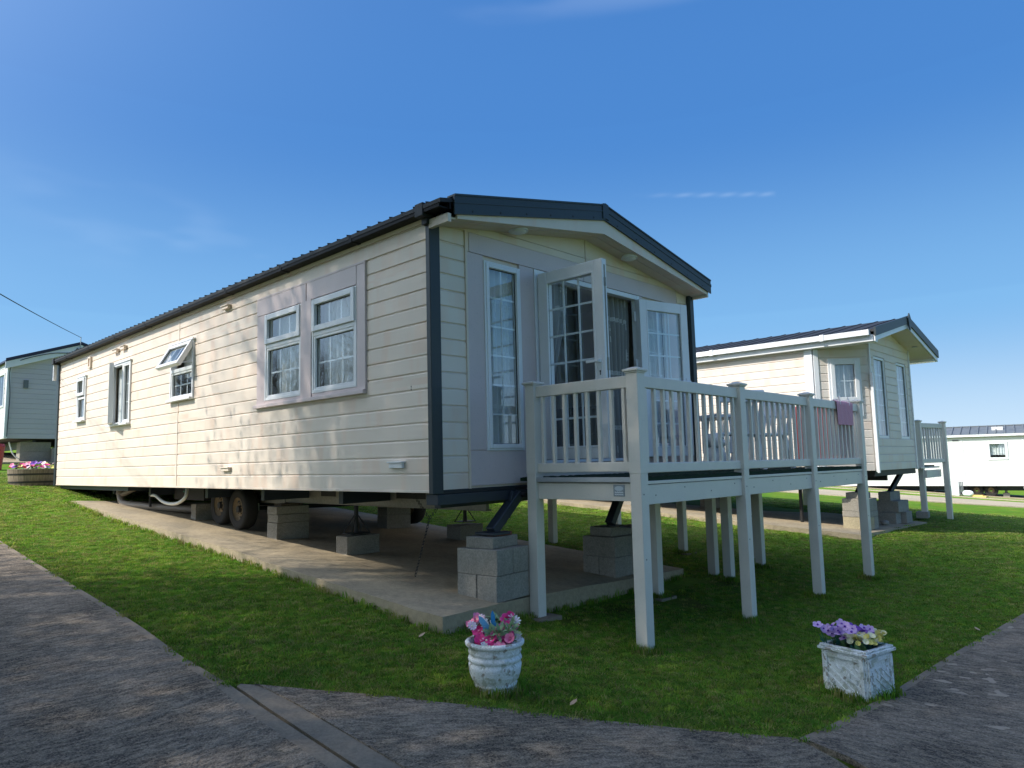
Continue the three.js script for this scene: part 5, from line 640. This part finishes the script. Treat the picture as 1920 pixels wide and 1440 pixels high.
// ---------------------------------------------------------------- the back caravan and the far caravan
const Cc = thing('static_caravan', 'pale grey-white static caravan end behind the half barrel, at the left edge', 'caravan', [0.89, 1.26, -20.76]);
{
  const w = 3.66, h = 2.3, l = 8, rx = w / 2, q = (x) => 3.0 - 0.66 * Math.abs(x - rx) / rx;
  const fw = mesh('end_wall', wallGeo([[0, 0], [w, 0], [w, q(w) - 0.05], [rx, 2.95], [0, q(0) - 0.05]], [], 0.06), m.cladShadedEnd, Cc); boards(fw, 0.02, w - 0.02, 0.003, 2.28, 0.152, [], [], m.cladShadedEnd); mesh('corner_trim', boxAt(-0.04, 0.05, 0, 2.3, -0.04, 0.026), m.upvc, fw);
  const wn1 = { a0: -1.6, a1: -0.35, b0: 0.95, b1: 2.0 }; const sw = mesh('side_wall', wallGeo([[-l, 0], [-0.062, 0], [-0.062, h], [-l, h]], [inset(wn1, 0.02)], 0.06), m.cladWhite, Cc, [0, 0, 0], LEFT); boards(sw, -l, -0.07, 0.003, 2.28, 0.152, [wn1], [], m.cladWhite); { const f = windowPart(Cc, ATL, wn1, 0.06); glazing(f, inset(wn1, 0.06), 0, 2, 1); }
  mesh('side_wall', boxAt(w - 0.06, w, 0, h, -l, -0.07), m.cladWhite, Cc); mesh('rear_wall', boxAt(0.06, w - 0.07, 0, h, -l, -l + 0.06), m.cladWhite, Cc); mesh('floor', boxAt(0.07, w - 0.07, -0.02, 0.06, -l + 0.07, -0.07), m.black, Cc); mesh('ceiling', boxAt(0.07, w - 0.07, h - 0.04, h - 0.02, -l + 0.07, -0.07), m.inner, Cc);
  for (const s of [-1, 1]) { const xe = s < 0 ? -0.12 : w + 0.12, X = (lo, hi) => [[xe, q(xe) - lo], [rx, 3.0 - lo], [rx, 3.0 - hi], [xe, q(xe) - hi]]; mesh('roof_slope', prism(X(-0.02, 0.03), l + 0.2).translate(0, 0, -l - 0.05), m.navy, Cc); mesh('bargeboard', prism(X(-0.07, 0.0), 0.03).translate(0, 0, 0.152), m.navy, Cc); mesh('fascia', prism(X(0.03, 0.24), 0.025).translate(0, 0, 0.12), m.upvc, Cc); mesh('soffit', prism(X(0.21, 0.23), 0.12), m.upvc, Cc); }
  mesh('wall_box', boxAt(0.38, 0.50, 1.52, 1.76, 0.015, 0.06), m.roofGrey, fw); mesh('wall_cable', tube([[rx - 0.1, 2.86, 0.16], [rx - 0.2, 2.72, 0.16], [rx - 0.8, 2.62, 0.16], [0.3, 2.36, 0.155], [0.06, 2.2, 0.05], [0.05, 1.2, 0.05], [0.03, 0.05, 0.05]], 0.012, 40, 6), m.wire, Cc); mesh('cable_bracket', merge([rod([rx - 0.03, 2.8, 0.19], [rx - 0.03, 3.22, 0.19], 0.014), boxAt(rx - 0.09, rx + 0.05, 2.8, 2.84, 0.15, 0.2)]), m.alu, Cc);
  for (const x of [0.8, 2.9]) mesh('chassis_rail', boxAt(x - 0.04, x + 0.04, -0.26, -0.02, -7, -0.3), m.braceSteel, Cc); mesh('corner_steady', bar([1.75, -0.05, -0.3], [1.55, -0.5, -0.28], 0.1, 0.09), m.steel, Cc); mesh('loose_cable', tube([[1.9, -0.05, -0.2], [2.0, -0.3, -0.2], [1.85, -0.42, -0.2], [1.7, -0.2, -0.2]], 0.012, 20, 6), m.hose, Cc); mesh('drain_hose', tube([[0.15, -0.1, -0.25], [0.3, -0.5, -0.25], [0.7, -0.75, -0.3]], 0.02, 20, 6), m.hose, Cc);
}
{ const y = 0.33; struct('concrete_base_back', slabGeo([[0.6, -28], [0.6, -20.3], [4.9, -20.3], [4.9, -28]], onG(0.06), 0.6, 0.2), m.slab); const by = G(1.9, -20.9) + 0.05; block(1.72, by, -21.2, 0, 0.8, 0.30, 0.45, 'wide grey concrete block low under the back caravan', m.block); block(1.72, by + 0.302, -21.2, 0, 0.8, 0.30, 0.45, 'wide grey concrete block at the top of the stack under the back caravan', m.block); block(2.35, by, -20.95, 0, 0.46, 0.42, 0.4, 'pale concrete block under the steel leg of the back caravan', m.block); const rb = thing('waste_bin', 'dark red bin at the left edge of the picture beside the back caravan', 'bin', [0.02, G(0.02, -17.3), -17.3]); mesh('body', uvm(new THREE.CylinderGeometry(0.24, 0.19, 0.58, 24).translate(0, 0.29, 0)), m.red, rb); mesh('lid', uvm(new THREE.CylinderGeometry(0.22, 0.25, 0.07, 24).translate(0, 0.615, 0)), m.red, rb); }
const Dd = thing('static_caravan', 'long white static caravan with grey ribbed roof, far right on the lower ground', 'caravan', [34.5, -1.2, 1.9], 0.15);
{
  const w = 3.7, h = 2.2, l = 11.5, f0 = 1.5, wn1 = { a0: -4.2, a1: -3.44, b0: 1.16, b1: 1.96 }, rx = w / 2, eY = 2.32, rY = 2.72;
  const sw = mesh('side_wall', wallGeo([[-l, 0], [f0, 0], [f0, h], [-l, h]], [inset(wn1, 0.03)], 0.06), m.cladWhite, Dd, [0, 0, 0], LEFT); boards(sw, -l, f0, 0.003, 2.2, 0.147, [wn1], [-5.15], m.cladWhite); mesh('joint_cover', boxAt(-5.2, -5.1, 0, 2.15, 0.006, 0.03), m.cladWhite, sw);
  { const f = mesh('window', ring(wn1, 0.1, -0.03, 0.05), m.upvc, Dd, [0, 0, 0], LEFT); glazing(f, inset(wn1, 0.1), 0, 1, 1); mesh('curtain', curtainGeo(0.7, 0.5, 7, 0.03, 61), m.net, Dd, [0.12, 1.62, -3.8], LEFT); mesh('vent', boxAt(-5.5, -5.25, 2.05, 2.08, 0.01, 0.05), m.black, sw); }
  for (const b of [[w - 0.06, w, 0, h, -l, f0], [0.062, w - 0.062, 0, h, -l, -l + 0.06], [0.062, w - 0.062, 0, h, f0 - 0.06, f0]]) mesh('end_wall', boxAt(...b), m.cladWhite, Dd); mesh('floor', boxAt(0.06, w - 0.06, -0.03, 0.05, -l + 0.06, f0 - 0.06), m.black, Dd); mesh('ceiling', boxAt(0.06, w - 0.06, h - 0.03, h - 0.01, -l + 0.06, f0 - 0.06), m.inner, Dd); mesh('gable', prism([[0, h], [w, h], [rx, rY - 0.06]], l + f0 - 0.1).translate(0, 0, -l + 0.05), m.cladWhite, Dd);
  for (const s of [-1, 1]) { const xe = s < 0 ? -0.1 : w + 0.1; const sl = mesh('roof_slope', prism([[xe, eY], [rx, rY], [rx, rY - 0.04], [xe, eY - 0.04]], l + f0).translate(0, 0, -l), m.roofGrey, Dd); for (let z = -l + 0.2; z < f0; z += 0.34) mesh('roof_rib', bar([xe, eY + 0.012, z], [rx, rY + 0.012, z], 0.06, 0.05), m.roofGrey, sl); mesh('gutter', boxAt(xe - 0.08, xe + 0.03, eY - 0.12, eY - 0.03, -l, f0), m.upvc, Dd); }
  mesh('ridge_cap', boxAt(rx - 0.1, rx + 0.1, rY - 0.01, rY + 0.03, -l, f0), m.roofGrey, Dd); mesh('roof_vent', boxAt(0.75, 1.1, 2.46, 2.64, -3.98, -3.55), m.cladWhite, Dd);
  for (const z of [-4.74, -4.2]) { const t = mesh('wheel', uvm(new THREE.LatheGeometry([[0.13, -0.08], [0.24, -0.09], [0.27, -0.05], [0.27, 0.05], [0.24, 0.09], [0.13, 0.08]].map(p => new THREE.Vector2(...p)), 28).rotateZ(Math.PI / 2)), m.rubber, Dd, [0.35, -0.21, z]); mesh('rim', uvm(new THREE.LatheGeometry([[0.04, 0.02], [0.06, 0.05], [0.12, 0.03], [0.165, 0.075], [0.15, -0.05]].map(p => new THREE.Vector2(...p)), 24).rotateZ(Math.PI / 2)), m.rust, t); }
  mesh('chassis_rail', boxAt(0.6, 0.7, -0.22, -0.03, -9, 0.5), m.braceSteel, Dd); mesh('chassis_rail', boxAt(3, 3.1, -0.22, -0.03, -9, 0.5), m.braceSteel, Dd); for (const z of [-7.5, -6.4, -3.65, -2.0]) mesh('prop', merge([rod([0.65, -0.22, z], [0.65, -0.5, z], 0.05), boxAt(0.4, 0.9, -0.55, -0.33, z - 0.12, z + 0.12)]), z > -4 ? m.block : m.block, Dd);
  const loc = (x, z) => { const v = V3(x, 0, z).applyAxisAngle(V3(0, 1, 0), 0.15).add(V3(34.5, 0, 1.9)); return [v.x, G(v.x, v.z), v.z]; };
  const p1 = loc(-0.9, -5.45); const st = thing('storage_box', 'white and grey storage crate standing by the far caravan wheels', 'crate', p1, 0.2); mesh('body', boxAt(-0.2, 0.2, 0, 0.62, -0.18, 0.1), m.whitePl, st); for (let k = 0; k < 3; k++) mesh('slat', boxAt(-0.18, 0.18, 0.02, 0.6, 0.11 + k * 0.06, 0.15 + k * 0.06), m.roofGrey, st);
  const p2 = loc(-1.3, -5.0); const gb = thing('gas_bottle', 'small pale cylinder lying on the track edge by the far caravan', 'gas bottle', p2, 0.9); mesh('body', uvm(new THREE.CapsuleGeometry(0.13, 0.25, 6, 16).rotateZ(Math.PI / 2).translate(0, 0.13, 0)), m.whitePl, gb); mesh('valve', rod([0.26, 0.13, 0], [0.36, 0.13, 0], 0.05), m.black, gb);
  const p3 = loc(-1.5, -4.6); top('plank', merge([boxAt(-0.35, 0.35, 0, 0.06, -0.08, 0.08), boxAt(-0.2, 0.3, 0.06, 0.1, -0.06, 0.06)]), m.straw, 'short yellow timber offcut lying on the track edge', 'timber', p3, 1.2);
  const p4 = loc(-0.9, -2.85); const sp = thing('steps', 'white steps leaning against the far caravan at the right edge', 'steps', p4, 0.15); for (let k = 0; k < 4; k++) mesh('tread', boxAt(-0.1 - 0.0, 0.2, 0.08 + k * 0.14, 0.12 + k * 0.14, 0.3 - k * 0.15, 0.6 - k * 0.15), m.upvc, sp); mesh('stringer', bar([0, 0, 0.65], [0, 0.62, -0.1], 0.05, 0.16), m.upvc, sp);
}

// ---------------------------------------------------------------- pole, cables, trees to the left of the camera
const PX = -9.1, PZ = -5.95;
{
  const y = G(PX, PZ), t = thing('utility_pole', 'wooden utility pole left of the road carrying the cables', 'utility pole', [PX, y - 0.3, PZ]); mesh('pole', uvm(new THREE.CylinderGeometry(0.10, 0.15, 8.9, 16).translate(0, 4.45, 0)), m.poleWood, t); mesh('bracket', boxAt(-0.03, 0.03, 8.0, 8.1, -0.5, 0.5), m.steel, t); for (const z of [-0.4, 0.4]) mesh('insulator', uvm(new THREE.CylinderGeometry(0.03, 0.045, 0.12, 12).translate(0, 8.16, z)), m.upvc, t);
  [[-0.4, 0, 'upper'], [0.4, -0.18, 'lower']].forEach(([dz, dy, n]) => { const a = V3(PX, y + 7.85 + dy, PZ + dz), b = V3(0.89 + 1.80, 1.26 + 3.2, -20.57), pts = []; for (let i = 0; i <= 14; i++) { const k = i / 14, p = a.clone().lerp(b, k); p.y -= 1.6 * k * (1 - k); pts.push(p.toArray()); } top('overhead_cable', tube(pts, 0.008, 60, 5), m.wire, `${n} of two thin cables running to the back caravan ridge`, 'cable'); });
}
function treeGeo(seed, o) {
  const r = rng(seed), parts = [{ p: [], n: [], x: [] }, { p: [], n: [], x: [] }], tips = [];
  const seg = (T, a, b, ra, rb, k) => { const d = b.clone().sub(a).normalize(), u = (Math.abs(d.y) > 0.9 ? V3(1, 0, 0) : V3(0, 1, 0)).cross(d).normalize(), v = d.clone().cross(u), s = T.p.length / 3; for (const [c, rr] of [[a, ra], [b, rb]]) for (let i = 0; i < k; i++) { const q = i / k * 6.2832, nx = u.clone().multiplyScalar(Math.cos(q)).addScaledVector(v, Math.sin(q)); T.p.push(c.x + nx.x * rr, c.y + nx.y * rr, c.z + nx.z * rr); T.n.push(nx.x, nx.y, nx.z); } for (let i = 0; i < k; i++) { const j = (i + 1) % k; T.x.push(s + i, s + j, s + k + i, s + j, s + k + j, s + k + i); } };
  const grow = (a, d, len, rad, lv) => {
    const n = lv === 0 ? o.trunkSeg : lv < 2 ? 5 : 3; let p = a.clone(), dir = d.clone(), rd = rad; const kids = [];
    for (let i = 0; i < n; i++) { const q = p.clone().addScaledVector(dir, len / n), r2 = rad * (1 - 0.62 * (i + 1) / n); seg(parts[lv < 2 ? 0 : 1], p, q, rd, r2, lv === 0 ? 9 : lv === 1 ? 6 : lv === 2 ? 4 : 3); kids.push([q.clone(), dir.clone(), r2, (i + 1) / n]); p = q; rd = r2; dir.add(V3((r() - 0.5), (r() - 0.5) * 0.6 + (lv > 0 ? 0.10 : 0), (r() - 0.5)).multiplyScalar(lv ? 0.42 : 0.12)).normalize(); }
    if (lv >= o.levels) { tips.push(p.clone()); return; }
    const cnt = o.kids[lv];
    for (let c = 0; c < cnt; c++) { const kt = lv === 0 ? mixv(o.clear, 1, (c + r()) / cnt) : mixv(0.2, 1, (c + r()) / cnt), kk = kids[Math.min(n - 1, Math.floor(kt * n))], az = c * 2.4 + r() * 1.2, sp = o.spread[lv] * (0.75 + 0.5 * r()), pe = (Math.abs(kk[1].y) > 0.9 ? V3(1, 0, 0) : V3(0, 1, 0)).cross(kk[1]).normalize().applyAxisAngle(kk[1], az); const nd = kk[1].clone().multiplyScalar(Math.cos(sp)).addScaledVector(pe, Math.sin(sp)).normalize(); grow(kk[0], nd, len * o.ratio[lv] * (0.7 + 0.5 * r()) * (lv === 0 ? 1 - 0.45 * kt : 1), Math.max(0.0035, kk[2] * o.rr[lv]), lv + 1); }
  };
  for (let s = 0; s < (o.stems || 1); s++) { const a = s * 2.1 + r(), tilt = o.stems ? 0.3 + 0.5 * r() : 0; grow(V3(0, -0.2, 0), V3(Math.sin(tilt) * Math.cos(a), Math.cos(tilt), Math.sin(tilt) * Math.sin(a)).normalize(), o.h * (o.stems ? 0.75 + 0.5 * r() : 1), o.rad, 0); }
  const out = parts.map(T => { const g = new THREE.BufferGeometry(); g.setAttribute('position', new THREE.Float32BufferAttribute(T.p, 3)); g.setAttribute('normal', new THREE.Float32BufferAttribute(T.n, 3)); g.setIndex(T.x); g.setAttribute('uv', new THREE.Float32BufferAttribute(T.p.length / 3 * 2, 2)); return g; });
  const L2 = []; for (const t of tips) for (let k = 0; k < o.leaves; k++) { const c = t.clone().add(V3(r() - 0.5, r() - 0.5, r() - 0.5).multiplyScalar(o.leafSpread)), a = V3(r() - 0.5, r() - 0.5, r() - 0.5).normalize().multiplyScalar(o.leaf), b = V3(r() - 0.5, r() - 0.5, r() - 0.5).normalize().multiplyScalar(o.leaf * 0.6); L2.push([c.clone().sub(a).toArray(), c.clone().sub(b).toArray(), c.clone().add(a).toArray(), c.clone().add(b).toArray()]); }
  out.push(L2.length ? quadGeo(L2) : null); return out;
}
{
  const mk = (geos, name, label, group) => { const t = thing(name, label, 'tree', [0, 0, 0], 0, group); mesh('trunk', geos[0], m.bark, t); mesh('crown', geos[1], m.twig, t); if (geos[2]) mesh('foliage', geos[2], m.bud, t); return t; };
  const place = (src, first, x, z, s, sy, turn, label) => { const t = first ? src : src.clone(); if (!first) { t.name = numbered(src.name.replace(/_\d+$/, '')); scene.add(t); t.userData = { ...src.userData }; } t.position.set(x, G(x, z) - 0.1, z); t.scale.set(s, sy, s); t.rotation.y = turn; t.userData.label = label; return t; };
  const g1 = treeGeo(4, { h: 13, rad: 0.26, trunkSeg: 9, levels: 4, clear: 0.16, kids: [17, 7, 6, 4], spread: [1.0, 0.75, 0.7, 0.7], ratio: [0.36, 0.55, 0.5, 0.5], rr: [0.45, 0.5, 0.5, 0.55], leaves: 5, leafSpread: 0.7, leaf: 0.055 });
  const g2 = treeGeo(19, { h: 11, rad: 0.24, trunkSeg: 8, levels: 4, clear: 0.14, kids: [16, 7, 6, 4], spread: [1.1, 0.8, 0.7, 0.7], ratio: [0.40, 0.55, 0.5, 0.5], rr: [0.45, 0.5, 0.5, 0.55], leaves: 5, leafSpread: 0.7, leaf: 0.055 });
  const t1 = mk(g1, 'roadside_tree', '', 'trees beside the left road'), t2 = mk(g2, 'roadside_tree', '', 'trees beside the left road');
  const TR = [[0, -8.3, -0.6, 1, 1.12, 0.3, 'nearest'], [1, -11.6, -3.2, 1.0, 1.25, 1.2, 'forked'], [0, -13.8, -0.4, 1.0, 1.05, 2.4, 'slim'], [1, -9.4, 3.2, 1.0, 1.2, 3.3, 'leaning'], [0, -13, 4.2, 1.05, 1.2, 4.1, 'wide'], [1, -15.5, 2.0, 1.1, 1.35, 5.0, 'tallest'], [0, -11.0, 7.6, 1, 1.1, 0.9, 'southern'], [1, -16.5, -2.2, 1.1, 1.5, 2.0, 'rear'], [0, -8.4, -4.9, 0.72, 1.1, 1.7, 'narrow'], [1, -10.2, 0.6, 1.0, 1.45, 4.4, 'ivied'], [0, -7.6, 6.2, 0.9, 1.1, 5.5, 'kerbside'], [1, -12.6, -5.6, 0.8, 1.35, 0.2, 'leggy']];
  const seen = [0, 0]; for (const [k, x, z, s, sy, tn, n] of TR) place([t1, t2][k], !seen[k]++, x, z, s, sy, tn, `${n} tree in new leaf of the row left of the road`);
  const g3 = treeGeo(31, { h: 4.2, rad: 0.06, trunkSeg: 5, levels: 3, stems: 6, clear: 0.15, kids: [9, 6, 5], spread: [0.6, 0.6, 0.6], ratio: [0.45, 0.55, 0.5], rr: [0.5, 0.55, 0.6], leaves: 0, leafSpread: 0.2, leaf: 0.02 });
  const g4 = treeGeo(57, { h: 15, rad: 0.22, trunkSeg: 9, levels: 4, clear: 0.52, kids: [15, 7, 6, 4], spread: [0.9, 0.75, 0.7, 0.7], ratio: [0.34, 0.55, 0.5, 0.5], rr: [0.5, 0.5, 0.5, 0.55], leaves: 5, leafSpread: 0.6, leaf: 0.05 });
  const t4 = mk(g4, 'high_crowned_tree', '', 'trees beside the left road'); [[-9.0, -5.6, 0.72, 1.0, 0, 'first'], [-12.4, -6.6, 0.8, 1.2, 2, 'second'], [-10.2, -5.5, 0.85, 1.05, 4, 'third'], [-8.0, -5.3, 0.7, 0.95, 5, 'fourth']].forEach(([x, z, a, b, tn, n], i) => place(t4, !i, x, z, a, b, tn, `${n} tall bare-stemmed tree beside the utility pole left of the road`));
  const sh = mk(g3, 'bare_shrub', '', 'bare shrubs of the hedgerow left of the road'); const q = rng(8); for (let i = 0; i < 11; i++) { const o = place(sh, !i, -10 - 3.5 * q(), -11 - i * 2.1, 0.95 + 0.4 * q(), 0.95 + 0.4 * q(), q() * 6, 'bare many-stemmed shrub of the hedgerow beyond the pole left of the road'); o.userData.category = 'shrub'; }
}

// ---------------------------------------------------------------- grass blades, fallen leaves
{
  const r = rng(99), blade = (n, seed) => { const q = rng(seed), P = [], N = []; for (let i = 0; i < n; i++) { const a = q() * 6.283, x = (q() - 0.5) * 0.07, z = (q() - 0.5) * 0.07, h = 0.6 + 0.6 * q(), w = 0.0024 + 0.0018 * q(), le = (0.3 + 1.0 * q()) * h, c = Math.cos(a), s = Math.sin(a); const B1 = [x - w * s, 0, z + w * c], B2 = [x + w * s, 0, z - w * c], m1 = [x + le * 0.35 * c * 0.03 - w * 0.8 * s, h * 0.62 * 0.03, z + le * 0.35 * s * 0.03 + w * 0.8 * c], m2 = [x + le * 0.35 * c * 0.03 + w * 0.8 * s, h * 0.62 * 0.03, z + le * 0.35 * s * 0.03 - w * 0.8 * c], T = [x + le * c * 0.03, h * 0.03, z + le * s * 0.03]; P.push(...B1, ...B2, ...m2, ...B1, ...m2, ...m1, ...m1, ...m2, ...T); for (let k = 0; k < 9; k++) { N.push(0, 1, 0); } } const g = new THREE.BufferGeometry(); g.setAttribute('position', new THREE.Float32BufferAttribute(P, 3)); g.computeVertexNormals(); return g; };
  const polys = [leftRoadPoly, leftEdge.concat([[-6.3, 9], [-6.3, -22]]), apronPoly, pathEdgePoly, [[-0.05, 2.97], ...rightEdge.map(([x, z]) => [x, z + 0.01]), [30, 8], [-1, 8]], padPoly, padBPoly, trackPoly];
  const joints = [[[-2.1, 0.66], [-1.9, 0.60], [-1.66, 0.85], [-1.6, 5.2], [-2.1, 5.2]], [[0.0, 2.93], [0.2, 2.93], [0.2, 3.6], [-1, 6], [-1.4, 6], [-0.7, 3.8]], [[-1.75, 0.9], [0.0, 2.86], [-0.2, 3.6], [-1.7, 5]]];
  const list = [], cx = -3.82, cz = 4.56;
  const cell = 0.25; for (let x = -2.1; x < 19; x += cell) for (let z = -16; z < 3.6; z += cell) {
    const d = Math.hypot(x + cell / 2 - cx, z + cell / 2 - cz), az = Math.atan2(x - cx, -(z - cz)); if (d > 21 || az < 0.10 || az > 1.55) continue;
    const n0 = clamp(2600 * (4.5 / d) ** 2, 110, 3200) * cell * cell, n = Math.floor(n0 + r());
    for (let i = 0; i < n; i++) { const px = x + r() * cell, pz = z + r() * cell, b = bareSpot(px, pz); if (r() < b * 0.92 || polys.some(p => inPoly(p, px + (r() - 0.5) * 0.05, pz + (r() - 0.5) * 0.05)) || joints.some(p => inPoly(p, px, pz))) continue; const under = px > 0 && px < 4.1 && pz > -9 && pz < 0.2; if (under) continue; list.push([px, pz, d]); }
  }
  const fringe = (x, z) => list.push([x, z, Math.hypot(x - cx, z - cz), 0.9 + 0.9 * r()]);   // uncut blades along the bases and round the posts
  for (let i = 0; i < padPoly.length - 2; i++) { const [a, b] = padPoly[i], [c, e] = padPoly[i + 1], l = Math.hypot(c - a, e - b); for (let k = 0; k < l * 42; k++) { if (r() < 0.45 + 0.4 * (wn(a + k, b, 30, 4) - 0.5)) continue; const t = r(), n = 0.012 + 0.05 * r() * r(), nx = -(e - b) / l, nz = (c - a) / l, x = mixv(a, c, t), z = mixv(b, e, t), s = inPoly(padPoly, x + nx * 0.02, z + nz * 0.02) ? -1 : 1; fringe(x + s * nx * n, z + s * nz * n); } }
  for (const [x, z] of [[0.955, 1.345], [2.72, 1.345], [4.44, 1.345], [6.12, 1.345], [2.78, 0.29], [4.39, 0.29], [5.6, 0.13], [5.56, -1.03], [-0.725, 1.395], [1.33, 2.775]]) for (let k = 0; k < 70; k++) { const a = r() * 6.283, d = (x < 0 ? 0.135 : z > 2 ? 0.19 : 0.065) + 0.06 * r(); fringe(x + d * Math.cos(a), z + d * Math.sin(a)); }
  const mk = (k, lst) => { const im = new THREE.InstancedMesh(blade(9, 100 + k), m.grassBlade, lst.length), M4 = new THREE.Matrix4(), q = new THREE.Quaternion(), c = new THREE.Color(); lst.forEach(([x, z, d, tall = 0], i) => { const t = dry(x, z), lush = wn(x, z, 40, 31), v = 0.55 + 0.75 * r(), sc = (0.8 + 0.5 * r()) * Math.max(1, d / 7), edge = 1; q.setFromAxisAngle(V3(0, 1, 0), r() * 6.283); M4.compose(V3(x, G(x, z) + (polys.some(p => inPoly(p, x, z)) ? 0.028 : -0.004), z), q, V3(sc, (0.34 + 0.34 * lush + 0.22 * r() + (r() < 0.03 ? 0.6 : 0) + tall), sc)); im.setMatrixAt(i, M4); const br = r() < 0.12 + 0.22 * t; c.setRGB((br ? 0.34 : mixv(0.14, 0.285, t)) * v, (br ? 0.32 : mixv(0.30, 0.37, t)) * v, (br ? 0.10 : mixv(0.028, 0.045, t)) * v); im.setColorAt(i, c); }); im.castShadow = im.receiveShadow = true; return im; };
  const im = mk(0, list); im.name = 'grass'; tag(im, 'short mown grass blades covering the lawn', 'grass', null, 'stuff'); scene.add(im);
  const lf = new THREE.ShapeGeometry(new THREE.Shape([[0, -0.03], [0.016, -0.01], [0.014, 0.015], [0, 0.035], [-0.014, 0.015], [-0.016, -0.01]].map(p => new THREE.Vector2(...p)))).rotateX(-1.2); uvm(lf);
  for (const [x, z, l] of [[-0.52, 0.44, 'dry brown leaf on the lawn in front of the concrete base corner'], [4.03, 2.93, 'pale fallen leaf on the grass edge of the right road'], [-0.55, 1.85, 'small pale leaf on the lawn edge below the round pot']]) top('fallen_leaf', lf, m.leafDry, l, 'leaf', [x, G(x, z) + 0.035, z], x * 3);
}

renderer.render(scene, camera);
